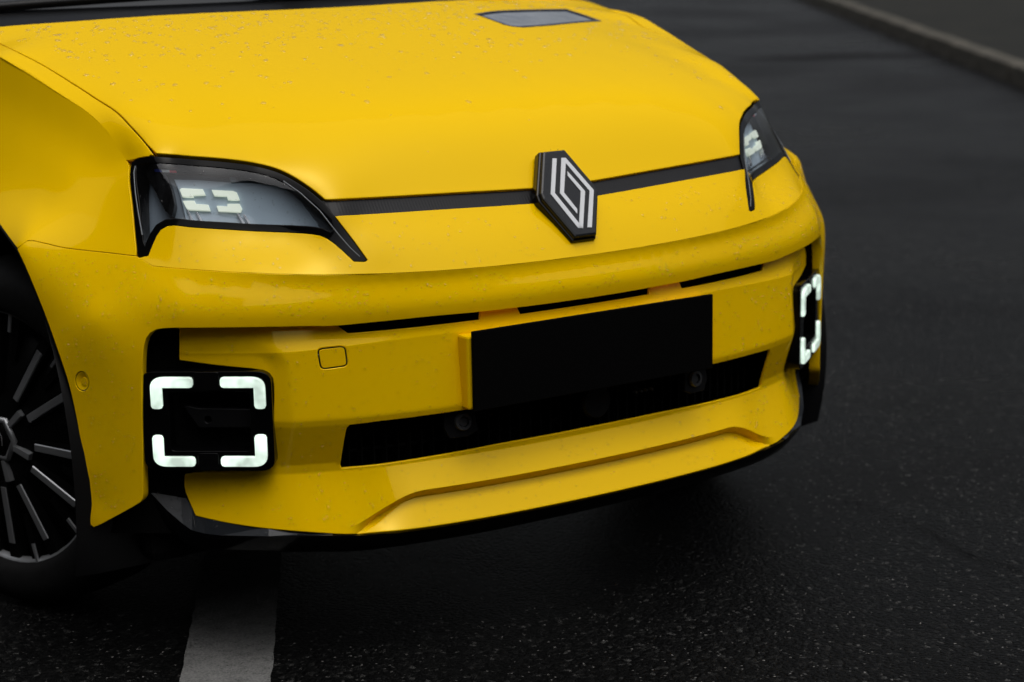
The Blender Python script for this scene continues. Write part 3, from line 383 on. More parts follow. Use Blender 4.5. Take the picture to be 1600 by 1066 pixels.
wn_ = noise(asphalt, 60, 3, .6, tca); wm_ = N(asphalt, 'ShaderNodeVectorMath'); wm_.operation = 'MULTIPLY_ADD'; LK(asphalt, wn_.outputs['Color'], wm_.inputs[0]); wm_.inputs[1].default_value = (.012, .012, .012); LK(asphalt, tca, wm_.inputs[2])
gr_ = N(asphalt, 'ShaderNodeTexVoronoi'); gr_.inputs['Scale'].default_value = 120; LK(asphalt, wm_.outputs[0], gr_.inputs['Vector']); sg_ = N(asphalt, 'ShaderNodeSeparateColor'); LK(asphalt, gr_.outputs['Color'], sg_.inputs[0])
rg_ = ramp(asphalt, [(0, (.0004, .0004, .0004)), (.45, (.002, .002, .002)), (.8, (.006, .006, .0058)), (.96, (.020, .020, .019)), (1, (.08, .079, .075))]); LK(asphalt, sg_.outputs[1], rg_.inputs[0])
ag_ = N(asphalt, 'ShaderNodeMix'); ag_.data_type = 'RGBA'; ag_.blend_type = 'ADD'; ag_.inputs['Factor'].default_value = 1; LK(asphalt, rpc.outputs[0], ag_.inputs['A']); LK(asphalt, rg_.outputs[0], ag_.inputs['B'])
mm = N(asphalt, 'ShaderNodeMix'); mm.data_type = 'RGBA'; mm.blend_type = 'MULTIPLY'; mm.inputs['Factor'].default_value = 1; LK(asphalt, ag_.outputs['Result'], mm.inputs['A']); LK(asphalt, rb.outputs[0], mm.inputs['B']); LK(asphalt, mm.outputs['Result'], BS(asphalt).inputs['Base Color'])
big2 = noise(asphalt, .45, 4, .55, tca); rr = ramp(asphalt, [(.38, .24), (.62, .46)]); LK(asphalt, big2.outputs[0], rr.inputs[0]); LK(asphalt, rr.outputs[0], BS(asphalt).inputs['Roughness'])
fine = noise(asphalt, 140, 6, .75, tca)
ad = N(asphalt, 'ShaderNodeMath'); ad.operation = 'MULTIPLY_ADD'; LK(asphalt, gr_.outputs['Distance'], ad.inputs[0]); ad.inputs[1].default_value = -1.1; LK(asphalt, fine.outputs[0], ad.inputs[2])
bp = N(asphalt, 'ShaderNodeBump'); bp.inputs['Strength'].default_value = 1.0; bp.inputs['Distance'].default_value = .011; LK(asphalt, ad.outputs[0], bp.inputs['Height']); LK(asphalt, bp.outputs[0], BS(asphalt).inputs['Normal'])
g = structure(mesh_from('asphalt_road', [(-150, -150, 0), (150, -150, 0), (150, 150, 0), (-150, 150, 0)], [(0, 1, 2, 3)], asphalt))
# painted bay line, worn
linem = mat('line_paint', (.5, .5, .48), .6, spec=.3); tl = N(linem, 'ShaderNodeTexCoord').outputs['Object']
n1 = noise(linem, 38, 6, .7, tl); n2 = noise(linem, 210, 3, .7, tl); ml = N(linem, 'ShaderNodeMath'); ml.operation = 'MULTIPLY_ADD'; LK(linem, n1.outputs[0], ml.inputs[0]); ml.inputs[1].default_value = .6; LK(linem, n2.outputs[0], ml.inputs[2])
rl = ramp(linem, [(.56, (.012, .012, .012)), (.66, (.10, .10, .097)), (.95, (.19, .19, .183))]); LK(linem, ml.outputs[0], rl.inputs[0]); LK(linem, rl.outputs[0], BS(linem).inputs['Base Color'])
bp = N(linem, 'ShaderNodeBump'); bp.inputs['Strength'].default_value = .7; bp.inputs['Distance'].default_value = .003; LK(linem, ml.outputs[0], bp.inputs['Height']); LK(linem, bp.outputs[0], BS(linem).inputs['Normal'])
A = np.array([-.661, .1645]); B = np.array([-.3865, .668]); dr = (B-A)/np.linalg.norm(B-A); pn = np.array([-dr[1], dr[0]]); V = []; Fc = []; nS = 160; p0 = A-dr*1.6; L_ = 5.6
for i in range(nS+1):
    c = p0+dr*L_*i/nS
    for s in (1, -1):
        e = c+pn*s*(.0765+random.gauss(0, .0012)); V.append((e[0], e[1], .004))
for i in range(nS): Fc.append((2*i, 2*i+1, 2*i+3, 2*i+2))
structure(mesh_from('painted_bay_line', V, Fc, linem, smooth=False))
# thin crack in the asphalt
crackm = mat('crack_dark', (.003, .003, .003), .9, spec=.1); pts = []; a = np.array([.86, .30]); b = np.array([.83, -.26]); nC = 46
for i in range(nC+1):
    t = i/nC; p = a+(b-a)*t; pts.append((p[0]+.025*math.sin(6*t)+random.gauss(0, .004), p[1]+random.gauss(0, .004)))
V = []; Fc = []
for i, p in enumerate(pts):
    wd = .0022*(.4+random.random()); V += [(p[0]-wd, p[1], .003), (p[0]+wd, p[1]+.001, .003)]
for i in range(nC): Fc.append((2*i, 2*i+1, 2*i+3, 2*i+2))
structure(mesh_from('road_crack', V, Fc, crackm, smooth=False))
patchm = mat('puddle_dark', (.004, .003, .003), .6, spec=.05)  # matte dark colour stands in for a puddle's dark reflection
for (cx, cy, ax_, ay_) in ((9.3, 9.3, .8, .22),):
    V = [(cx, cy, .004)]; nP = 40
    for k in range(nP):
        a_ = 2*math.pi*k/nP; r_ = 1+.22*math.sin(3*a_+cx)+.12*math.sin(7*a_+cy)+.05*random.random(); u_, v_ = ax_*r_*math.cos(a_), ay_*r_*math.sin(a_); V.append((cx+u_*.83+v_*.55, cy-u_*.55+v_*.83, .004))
    structure(mesh_from('puddle_dark_patch', V, [(0, 1+k, 1+(k+1) % nP) for k in range(nP)], patchm, smooth=False))
# kerb stones and pavement
kerbm = mat('kerb_concrete', (.16, .145, .12), .8, spec=.15); tk = N(kerbm, 'ShaderNodeTexCoord').outputs['Object']; nk = noise(kerbm, 6, 6, .7, tk); rk = ramp(kerbm, [(.3, (.03, .027, .021)), (.7, (.11, .10, .08))]); LK(kerbm, nk.outputs[0], rk.inputs[0]); LK(kerbm, rk.outputs[0], BS(kerbm).inputs['Base Color'])
pavm = mat('damp_pavement', (.03, .03, .024), .7, spec=.1); tk = N(pavm, 'ShaderNodeTexCoord').outputs['Object']; nk = noise(pavm, 3, 6, .7, tk); rk = ramp(pavm, [(.3, (.008, .008, .006)), (.7, (.018, .017, .012))]); LK(pavm, nk.outputs[0], rk.inputs[0]); LK(pavm, rk.outputs[0], BS(pavm).inputs['Base Color'])
K0 = np.array([8.13, 6.38]); K1 = np.array([15.25, 16.57]); kd = (K1-K0)/np.linalg.norm(K1-K0); kn = np.array([kd[1], -kd[0]])
kz = math.atan2(kd[1], kd[0]); kme = None
kroot = structure(bpy.data.objects.new('kerb', None)); col.objects.link(kroot); kroot.location = (K0[0], K0[1], 0); kroot.rotation_euler = (0, 0, kz)
for i in range(-14, 34):
    if kme is None:
        o = box('kerb_stone', (0, 0, 0), (.985, .16, .26), kerbm, kroot, .014); kme = o.data
    else:
        o = bpy.data.objects.new('kerb_stone', kme); col.objects.link(o); o.parent = kroot
    o.location = (i*1.0, -.08+random.gauss(0, .003), .005+random.gauss(0, .003)); o.rotation_euler = (random.gauss(0, .004), 0, random.gauss(0, .003))
q = [K0-kd*40+kn*.165, K0+kd*90+kn*.165, K0+kd*90+kn*40, K0-kd*40+kn*40]
structure(mesh_from('pavement', [(p[0], p[1], .118) for p in q]+[(p[0], p[1], -.1) for p in q], [(0, 1, 2, 3), (0, 4, 5, 1), (1, 5, 6, 2), (2, 6, 7, 3), (3, 7, 4, 0)], pavm, smooth=False))

# ------------------------------------------------------------ unseen dark buildings, added and sized to shade the car, mirrored in the paint
brickm = mat('dark_render', (.05, .047, .044), .85); tk = N(brickm, 'ShaderNodeTexCoord').outputs['Object']; nk = noise(brickm, 2.5, 6, .7, tk); rk = ramp(brickm, [(.3, (.028, .026, .024)), (.75, (.075, .07, .064))]); LK(brickm, nk.outputs[0], rk.inputs[0]); LK(brickm, rk.outputs[0], BS(brickm).inputs['Base Color'])
pane_m = mat('building_glass', (.012, .014, .016), .08); frame_m = mat('window_frame', (.12, .12, .12), .5)
def building(name, loc, rz, length, height, label):
    b = bpy.data.objects.new(name, None); col.objects.link(b); b.location = loc; b.rotation_euler = (0, 0, rz); tag(b, label, 'building')
    box('wall', (0, 4, height/2), (length, 8, height), brickm, b, .05); box('parapet', (0, 4, height+.15), (length+.3, 8.3, .3), frame_m, b, .03)
    fm = pm = None
    for fl in range(int(height//3)):
        for k in range(int(length//3)):
            x = -length/2+1.5+k*3+(length % 3)/2
            if fm is None:
                f_ = box('window', (0, 0, 0), (1.6, .12, 1.7), frame_m, b, .02); fm = f_.data; p_ = box('pane', (0, 0, 0), (1.44, .05, 1.54), pane_m, f_, .0); pm = p_.data
            else:
                f_ = bpy.data.objects.new('window', fm); col.objects.link(f_); f_.parent = b; p_ = bpy.data.objects.new('pane', pm); col.objects.link(p_); p_.parent = f_
            f_.location = (x, -.02, 1.75+fl*3); p_.location = (0, -.05, 0)
building('nose_shade_building', (-3, -15, 0), math.pi, 36, 9, 'unseen dark building placed to shade the nose of the yellow car')
building('side_shade_building', (-7.6, 6, 0), math.pi/2, 30, 9, 'unseen dark building placed to shade the wheel side of the yellow car')

# ------------------------------------------------------------ the car
car = bpy.data.objects.new('car', None); col.objects.link(car)
tag(car, 'wet yellow hatchback with square daytime lights parked across the painted line', 'car')
RZ = {}
ust = C['strip_top']; usb = C['strip_bot']
# bonnet: strip edge, headlight edge, shut line, cowl
def cowl_pt(x): return (x, .94+.12*(x/.7)**2, 1.066-.008*(abs(x)/.66)**2)
cow = sph(np.array([cowl_pt(x) for x in np.linspace(-.715, 0, 40)]))[:, :2]
shut = C['shut']; ext = sph(np.array([(-.7085, .98, 1.036), (-.714, 1.03, 1.044)]))[:, :2]
left = np.vstack([[(0, ust[-1, 1])], ust[::-1], C['hl_top'][::-1][1:-5], shut[2:], ext, cow[1:]])
left = left[(left[:, 0] < -1e-4) | (np.arange(len(left)) == 0) | (np.arange(len(left)) == len(left)-1)]
hood_loop = np.vstack([left, mir(left[1:-1])])
hood_loop = offset(hood_loop, .0040)
ind = C['indicator']
hood = build('bonnet', [panel(SU, hood_loop, [offset(ind, -.001)], h=.0085, r=.002, depth=.018)], paint, car)
fr_ = build('indicator_frame', [panel(off(SU, .0006), ind, [offset(ind, .007)], h=.008, r=.0008, depth=.008)], gloss_black, hood)
ip = build('indicator_panel', [panel(off(SU, -.0015), offset(ind, .0065), h=.008, r=.0, depth=.004)], indic, hood)
ip['label'] = 'grey charge indicator panel set into the bonnet'
# nose panel below the strip
hlb = C['hl_bot']; hin = C['hl_inner']; k0 = int(np.argmin(np.abs(hin[:, 1]-usb[0, 1])))
left = np.vstack([[(0, usb[-1, 1])], usb[::-1], hin[k0+1:], C['hl_tip'][1:], hlb[1:], [(-.535, .2845)], C['creaseU']])
left = clean(left); left = left[(left[:, 0] < -1e-4) | (np.arange(len(left)) == 0)]
nl = np.vstack([left, [(0, C['creaseU'][-1, 1])], mir(left[1:])])
nose = build('nose_panel', [panel(SU, offset(nl, .0003), h=.007, r=.0009, depth=.015)], paint, car)
# ribbed strips
for s in (0, 1):
    l = np.vstack([ust[:-1], usb[::-1][1:]]); l = offset(l, -.003); l = l if s == 0 else mir(l)
    build('ribbed_trim_strip', [panel(off(SU, -.006), l, h=.006, r=.001, depth=.01)], strip_black, car)
    l = np.vstack([ust[:-1], usb[::-1][1:]]); l = offset(l, -.012); l = l if s == 0 else mir(l)
    build('strip_channel', [panel(off(SU, -.016), l, h=.02, r=0, depth=0)], matte_black, car)
# fenders: flank + shoulder
FLOOR = []
def arch_rear():
    hub = np.array([.748, .325]); pts = []
    a0 = sph(np.array([0, 0, 0]))
    for a in np.linspace(math.radians(118), math.radians(-12), 30):
        y = hub[0]-.405*math.cos(a); z = hub[1]+.435*math.sin(a); pts.append((y, z))
    return pts
def solveF(y, z):
    x = .86
    for _ in range(30):
        q = sph(np.array([[-x, y, z]])); P = F.P(q[:, :2])[0]; x = x+.7*(abs(P[0])-x)+0; 
        # move along so that y,z hold
    return sph(np.array([[-x, y, z]]))[0, :2]
ar = np.vstack([[(-.7174, .3222), (-.746, .3443), (-.7793, .3685), (-.8248, .3966), (-.8829, .4242)], np.array([solveF(y, z) for y, z in [(.90, .79), (.97, .765), (1.04, .715), (1.09, .64), (1.12, .55), (1.14, .45), (1.145, .35), (1.15, .25)]])])
rear = np.array([solveF(y, z) for y, z in [(1.30, .25), (1.30, .45), (1.30, .65), (1.30, .85), (1.295, .95)]])
fcF = C['fcreaseF']; rear_top = sph(np.array([(-.775, 1.28, 1.045), (-.765, 1.08, 1.038), (-.753, .94, 1.028)]))[:, :2]
fl_loop = np.vstack([C['joint']+[0, .0016], ar, rear, rear_top, fcF, C['hl_outerF'][::-1][1:-1]])
fl_loop = offset(fl_loop, .0001)
sh_loop = np.vstack([fcF[::-1], rear_top[::-1][:2], sph(np.array([(-.728, 1.09, 1.049), (-.7175, 1.03, 1.045), (-.712, .98, 1.037)]))[:, :2], shut[::-1][1:], [(-.5225, .4072)], C['hl_top'][1:5][::-1]])
sh_loop = offset(clean(sh_loop), .0001)
for s in (0, 1):
    a = fl_loop if s == 0 else mir(fl_loop); b = sh_loop if s == 0 else mir(sh_loop)
    build('fender', [panel(SF, a, h=.009, r=.0012, depth=.012), panel(SU, b, h=.009, r=.0015, depth=.012)], paint, car)
for s in (1, -1):
    tube('shut_line_dark_strip', off(SU, -.0065)(shut[1:]*[s, 1]), .0042, matte_black, car); tube('panel_gap_dark_strip', off(SF, -.0034)((C['joint']+[0, .0006])*[s, 1]), .0024, matte_black, car)  # black strips put in the gaps to paint the shade between panels
# bumper skin: band under the crease, wrapping down the corner blades
bl = np.vstack([C['joint'][:-1], C['arch'], C['blade_bot'][1:], C['drl_edge'][1:], C['band_bot'][1:-1]])
crF = sph(np.array([(-x, yc(x)-.0006, zc(x)-.0012) for x in np.linspace(0, .703, 70)]))[:, :2]
bl = clean(bl); half = bl[bl[:, 0] < -1e-3]
skin = np.vstack([half, [(0, C['band_bot'][-1, 1])], mir(half), crF[::-1]*[-1, 1], crF[1:]])
sb = C['sensor_blade'][0]; rs = .0125
circ = lambda c, r, n=20: np.array([(c[0]+r*.78*math.cos(2*math.pi*k/n), c[1]+r*math.sin(2*math.pi*k/n)) for k in range(n)])
skin = offset(skin, .0003)
bump = build('front_bumper', [panel(SF, skin, [circ(sb, rs), circ(sb*[-1, 1], rs)], h=.0065, r=.0012, depth=.02)], paint, car)
for s in (0, 1):
    c = sb*([1, 1] if s == 0 else [-1, 1])
    # dished yellow parking sensor
    def dish(q, c=c):
        d = np.linalg.norm((q-c)/[.78, 1], axis=1)/rs; P = SF(q); return P-normals(SF, q)*(.006*np.clip(1-d, 0, 1)[:, None])
    build('sensor_gap', [panel(off(SF, -.0013), circ(c, rs*1.08), [circ(c, rs*.80)], h=.004, r=0, depth=0)], matte_black, bump); k = build('parking_sensor', [panel(dish, circ(c, rs*.82), h=.0022, r=.0004, depth=.0006)], paint, bump)
    c2 = c+np.array([.0024*(1 if s == 0 else -1), -.0006]); build('sensor_eye', [panel(off(SF, -.0015), circ(c2, rs*.36), h=.002, r=.0006, depth=.006)], paint, bump)
# lower bumper
Ll = C['L_left']; Lb = C['L_bot']
left = np.vstack([[(-.681, .612)], Ll, Lb[1:], [(-.40, .2435), (-.3, .243), (-.2, .243), (-.1, .243)]])
lower = np.vstack([left, [(0, .243)], mir(left)])
gs = C['grille_side']; gt = [(-.40, .434), (-.26, .435), (0, .435)]; gb = C['grille_bot'][:16]
gh = np.vstack([gb[::-1], gs, gt[:2]]); grille_hole = np.vstack([[(0, .354)], gh, [(0, .435)], mir(gh)])
slot_mid = rcorner([(-.139, .581), (.139, .581), (.147, .606), (-.147, .606)], .002, 3)
slot_l = rcorner([(-.446, .581), (-.216, .581), (-.208, .606), (-.472, .606)], .002, 3)
slot_r = mir(slot_l)
tow = rcorner(C['tow'][[0, 2, 4, 6]]+np.array([(-.001, .003), (.001, .001), (.001, -.003), (-.001, -.001)]), .011, 6)
xs_ = np.arange(-.48, .4801, .006); lnL = [np.stack([xs_, zr(xs_)+d_], 1) for d_ in (.0011, -.0009, -.0075, -.0141, -.0161)]
xs2 = np.arange(-.67, .671, .007); lnL += [np.stack([xs2, .5660-.010*sst(.30, .62, np.abs(xs2))], 1), np.stack([xs2, .5682-.010*sst(.30, .62, np.abs(xs2))], 1), np.stack([xs2, 0*xs2+.600], 1), np.stack([xs2, 0*xs2+.3445], 1)]
lowb = build('lower_bumper', [panel(SL, offset(lower, .0006), [grille_hole, slot_mid, slot_l, slot_r, tow], h=.0058, r=.0022, depth=.02, lines=lnL, hdepth=.002)], paint, car)
build('tow_eye_cover', [panel(SL, offset(tow, .0046), h=.006, r=.0006, depth=.0004)], paint, lowb); build('tow_gap_backing', [panel(off(SL, -.0012), offset(tow, -.003), h=.006, r=0, depth=0)], matte_black, lowb)
# backs of the openings
gr = build('lower_grille', [panel(lambda q: SL(q)*[1, 0, 1]+np.stack([0*q[:, 0], ys(q[:, 0])+.11, 0*q[:, 0]], 1), offset(grille_hole, -.02), h=.02, r=0, depth=0)], matte_black, car)
for k in range(-21, 22):
    x = k*.0213; zt, zb = .437, .343; y = float(ys(abs(x)))+.078
    if k == -21: sl = box('grille_slat', (0, 0, 0), (.003, .016, .094), grille_m, gr, .0007); me = sl.data
    else: sl = bpy.data.objects.new('grille_slat', me); col.objects.link(sl); sl.parent = gr
    sl.location = (x, y, .39)
for z in (.365, .395, .42):
    tube('grille_bar', [(x, float(ys(abs(x)))+.086, z) for x in np.linspace(-.47, .47, 30)], .0030, grille_m, gr)
def disc(name, P, n, r, t, m, parent, hole=0, seg=28):
    M = frame(P, n); prof = [(0, 0), (r, 0), (r, t*.6), (r*.9, t), (hole, t)]+([(hole, t*.3), (0, t*.3)] if hole else [(0, t)])
    V = []; Fc = []; p = len(prof)
    for k in range(seg):
        a = 2*math.pi*k/seg
        for rr_, z in prof: V.append(M @ Vector((rr_*math.cos(a), rr_*math.sin(a), z)))
    for k in range(seg):
        for i in range(p-1): Fc.append((k*p+i, ((k+1) % seg)*p+i, ((k+1) % seg)*p+i+1, k*p+i+1))
    return mesh_from(name, V, Fc, m, parent, smooth=False)
for sx in (-1, 1):
    x = sx*.251; y = float(ys(.251))+.014; nn = (sx*.16, -1, .1)
    plate_poly('sensor_bracket', [(-.03*sx, -.018), (-.012*sx, -.026), (.022*sx, -.026), (.032*sx, -.006), (.030*sx, .024), (-.024*sx, .026)], frame((x+.002*sx, y+.012, .408), nn), .006, satin_black, gr, .001)
    disc('grille_sensor', (x, y+.008, .409), nn, .0155, .009, sens_m, gr, hole=.0095); disc('sensor_core', (x, y+.009, .409), nn, .0082, .006, sens_m, gr)
disc('radar_cover', (.035, .066, .398), (0, -1, .05), .031, .012, satin_black, gr, seg=40)
for k, x in enumerate((.115, .127, .139, .151)): box('grille_clip', (x, .05, .405), (.004, .01, .004), sens_m, gr, .0005)
build('slot_backing', [panel(lambda q: np.stack([q[:, 0], ys(q[:, 0])+.05, q[:, 1]], 1), np.array([(-.52, .57), (.52, .57), (.52, .63), (-.52, .63)]), h=.03, r=0, depth=0)], matte_black, car)
# plate
ph = box('plate_holder', (0, .0270, .5010), (.5250, .030, .126), paint, car, .004)
pl = box('number_plate', (0, .0060, .5050), (.5120, .008, .1365), plate_m, car, .0015); pl['label'] = 'blank black number plate'
# badge
bn = Vector((0, -.146, .100)).normalized(); bn = Vector((0, -.83, .56)).normalized()
BM = frame((0, .0810, .7735), bn); hw, hh, aw = .0590, .0840, .0230
hexa = [(-aw, hh), (-hw, .006), (-hw, -.006), (-aw, -hh), (aw, -hh), (hw, -.006), (hw, .006), (aw, hh)]
M2 = frame(Vector((0, .0810, .7735))-bn*.015, bn)
bd = plate_poly('badge', hexa, M2, .015, badge_black, car, .004); bd['label'] = 'black hexagonal badge with interlocking silver diamond lines'
plate_poly('badge_surround', [(x*1.07, y*1.045) for x, y in hexa], frame(Vector((0, .0810, .7735))-bn*.026, bn), .017, gloss_black, bd, .003)
# silver lines: logo-plane coordinates measured from the photograph (centre = 0)
def lg(px, py):  # crop pixels -> plane
    dx, dy = px/5.33+780-888, py/5.33+200-303; e1 = np.array([100, -14])/(2*hw); e2 = np.array([-53, -140])/(2*hh)
    a, b = np.linalg.solve(np.array([e1, e2]).T, [dx, dy]); return (a, b)
Lg = [[(415, 252), (455, 252), (428, 560), (685, 860), (640, 862), (388, 570)],
      [(640, 862), (685, 860), (718, 535), (555, 362), (555, 402), (676, 535), (650, 818)],
      [(500, 245), (541, 242), (803, 522), (770, 852), (728, 852), (762, 530), (541, 290), (515, 552), (636, 695), (634, 736), (476, 560)]]
BT = frame(Vector((0, .0810, .7735)), bn)
for p_ in Lg: plate_poly('badge_line', [lg(*q_) for q_ in p_], BT, .0012, silver, bd)
# headlights
def hl_outline():
    return clean(np.vstack([C['hl_top'][:-1], C['hl_inner'][:-1], C['hl_tip'][:-1], C['hl_bot'][:-1], C['hl_foot'][:-1], C['hl_outer'][:-1]]), 1e-3)
ho = hl_outline(); hi_ = offset(ho, .0082); hi_ = clean(hi_)
# keep the inset loop clear of the narrow ends
tipcut = (hi_[:, 1] > .296) ; hi_ = hi_[tipcut]
for s in (0, 1):
    T = (lambda l: np.asarray(l)) if s == 0 else (lambda l: mir(l))
    hd = build('headlight', [panel(off(SU, -.0015), offset(T(ho), .0016), [T(hi_)], h=.006, r=.002, depth=.030)], piano, car)
    build('lamp_housing', [panel(off(SU, -.040), offset(T(hi_), -.006), h=.012, r=0, depth=0)], lampgrey, hd)
    build('lamp_inner_panel', [panel(off(SU, -.034), T(HL['inner']), h=.010, r=.002, depth=.004)], lampgrey2, hd)
    build('lamp_dark_facet', [panel(off(SU, -.020), T(HL['dark']), h=.008, r=.001, depth=.018)], gloss_black, hd)
    for k in range(4): build('led_block', [panel(off(SU, -.028), T(HL['b%d' % k]), h=.006, r=.0006, depth=.006)], led2, hd)
    for k in range(4): build('light_streak', [panel(off(SU, -.028), T(HL['s%d' % k]), h=.006, r=.0003, depth=.003)], chrome, hd)
    build('lamp_ridge', [panel(off(SU, -.028), T(HL['ridge']), h=.006, r=.0006, depth=.012)], lampgrey, hd)
    for k, m_ in (('fb', blue_m), ('fw', white_m), ('fr', red_m)): build('flag_mark', [panel(off(SU, -.018), T(HL[k]), h=.006, r=0, depth=.001)], m_, hd)
    build('headlight_lens', [panel(off(SU, -.0025), offset(T(hi_), -.0006), h=.008, r=0, depth=0)], lens_m, hd)
    # light guide running down the inner tip
    seg = ho[(ho[:, 0] > -.425) & (ho[:, 1] > .262)]; rl_ = offset(ho, .0105); pts = np.array([p for p, q in zip(rl_, clean(ho)) if q[0] > -.375 and q[0] < -.284 and q[1] > .268 and (q[1] > .30 + (-.30-q[0])*.0 or q[0] > -.318)])
    pts = pts[np.argsort(-pts[:, 1])]; pts = pts if s == 0 else pts*[-1, 1]
    for gk in ('guide', 'guide2'): tube('light_guide', off(SU, -.0016)(HL[gk]*([1, 1] if s == 0 else [-1, 1])), .0014, guide_m, hd)
    keep = [i for i in range(len(pts)) if i == 0 or np.linalg.norm(pts[i]-pts[i-1]) < .03]
# daytime lights
bars = [[(.731, .522), (.673, .522), (.673, .5035), (.714, .5035), (.714, .468), (.731, .468)],
        [(.639, .522), (.579, .522), (.579, .468), (.5955, .468), (.5955, .5035), (.639, .5035)],
        [(.732, .424), (.732, .370), (.675, .370), (.675, .3875), (.716, .3875), (.716, .424)],
        [(.643, .370), (.580, .370), (.580, .425), (.5975, .425), (.5975, .388), (.643, .388)]]
def rnd(poly, big): # round only the outer elbow
    return rcorner(poly, .012, 6)
for s in (-1, 1):
    T = lambda l: np.array(l)*[s, 1]
    hs = rcorner([(.5735, .5285), (.742, .5285), (.742, .3635), (.5735, .3635)], .018, 6)
    inn = rcorner([(.6, .498), (.709, .498), (.709, .394), (.6, .394)], .008, 4)
    dl = build('daytime_light', [panel(SD, T(hs), [T(inn)], h=.012, r=.002, depth=.03)], piano, car)
    build('light_cavity', [panel(off(SD, -.045), offset(T(inn), -.01), h=.02, r=0, depth=0)], matte_black, dl)
    for b_ in bars:
        poly = offset(np.array(b_, float), .0030)
        # outer elbow is the vertex farthest from the lamp centre
        e_ = np.argmax(np.linalg.norm(poly-np.array([.655, .446]), axis=1)); pr = []
        for i_ in range(len(poly)):
            p_ = poly[i_]; a_ = poly[i_-1]-p_; d_ = poly[(i_+1) % len(poly)]-p_; la, lb = np.linalg.norm(a_), np.linalg.norm(d_); r_ = .016 if i_ == e_ else .0028
            k_ = min(r_, .45*la, .45*lb); a2 = p_+a_/la*k_; b2 = p_+d_/lb*k_; 
            for t in np.linspace(0, 1, 7 if i_ == e_ else 3): pr.append((1-t)**2*a2+2*t*(1-t)*p_+t*t*b2)
        build('light_bar', [panel(off(SD, .006), T(pr), h=.006, r=.0030, depth=.008)], led, dl)
    build('centre_bracket', [panel(off(SD, -.016), T([(.585, .461), (.672, .463), (.69, .468), (.672, .433), (.585, .433)]), [T(circ((.660, .4455), .0075))], h=.01, r=.0015, depth=.012)], sens_m if False else satin_black, dl)
    build('top_tab', [panel(off(SD, .002), T(rcorner([(.640, .529), (.672, .529), (.672, .500), (.640, .500)], .003, 3)), h=.01, r=.001, depth=.008)], gloss_black, dl)
    build('bottom_tab', [panel(off(SD, .002), T(rcorner([(.646, .392), (.672, .392), (.672, .364), (.646, .364)], .003, 3)), h=.01, r=.001, depth=.008)], gloss_black, dl)
    # dark duct behind the lamp
    build('air_duct', [panel(lambda q: SD(q)+np.array([0, .055, 0]), T([(.54, .24), (.79, .24), (.79, .615), (.54, .615)]), h=.03, r=0, depth=0)], matte_black, car)
# black skirt under the bumper
def spl(P, n):
    P = np.array(P, float); P2 = np.vstack([2*P[0]-P[1], P, 2*P[-1]-P[-2]]); o = []
    for i in range(1, len(P2)-2):
        a, b, c, d = P2[i-1:i+3]
        for t in np.linspace(0, 1, n, endpoint=False): o.append(.5*((2*b)+(-a+c)*t+(2*a-5*b+4*c-d)*t*t+(-a+3*b-3*c+d)*t**3))
    return np.array(o+[P[-1]])
E_row = [(-.80, .36, .27), (-.752, .285, .318), (-.723, .293, .311), (-.705, .263, .2835), (-.689, .241, .2635), (-.679, .228, .2535), (-.662, .2105, .2485), (-.643, .1925, .2465), (-.585, .132, .2495), (-.495, .075, .2475), (-.40, .058, .2375), (-.2, .028, .2365), (0, .022, .2365)]
rows = [[(x, y+.05, z+.004) for x, y, z in E_row], E_row, [(x, y+.003, z-.010) for x, y, z in E_row], [(x, y+.022, z-.030) for x, y, z in E_row], [(x*.955, y+.085, min(z-.055, .20)) for x, y, z in E_row]]
R_s = [spl(r, 4) for r in rows]; R_s = [np.vstack([r, (r[:-1]*[-1, 1, 1])[::-1]]) for r in R_s]
ncol = len(R_s[0]); V = np.vstack(R_s); Fc = [(i*ncol+j, (i+1)*ncol+j, (i+1)*ncol+j+1, i*ncol+j+1) for i in range(len(R_s)-1) for j in range(ncol-1)]
sk = mesh_from('lower_skirt', V, Fc, gloss_black, car); sk['label'] = 'gloss black skirt under the bumper with rain drops'
es = sk.modifiers.new('edge', 'EDGE_SPLIT'); es.split_angle = math.radians(32)
spat_lo = [(-.721, .292, .311), (-.705, .263, .284), (-.689, .241, .264), (-.679, .228, .254), (-.662, .210, .249), (-.643, .192, .247), (-.585, .131, .250), (-.495, .074, .248)]
spat_hi = [(-.7205, .2935, .313), (-.696, .279, .315), (-.678, .269, .317), (-.669, .242, .287), (-.660, .224, .277), (-.640, .200, .2715), (-.580, .140, .2630), (-.491, .084, .2515)]
SN = np.array([-.46, -.74, .49]); SN /= np.linalg.norm(SN)
for s in (-1, 1):
    V = [(-s*x, y, z) for x, y, z in spat_lo]+[(-s*x, y, z) for x, y, z in spat_hi]; n = len(spat_lo)
    o_ = mesh_from('corner_spat', V, [(i, i+1, n+i+1, n+i) for i in range(n-1)], spat_m, sk, smooth=False)
box('underbody', (0, 1.95, .24), (1.45, 3.3, .12), matte_black, car, .02)
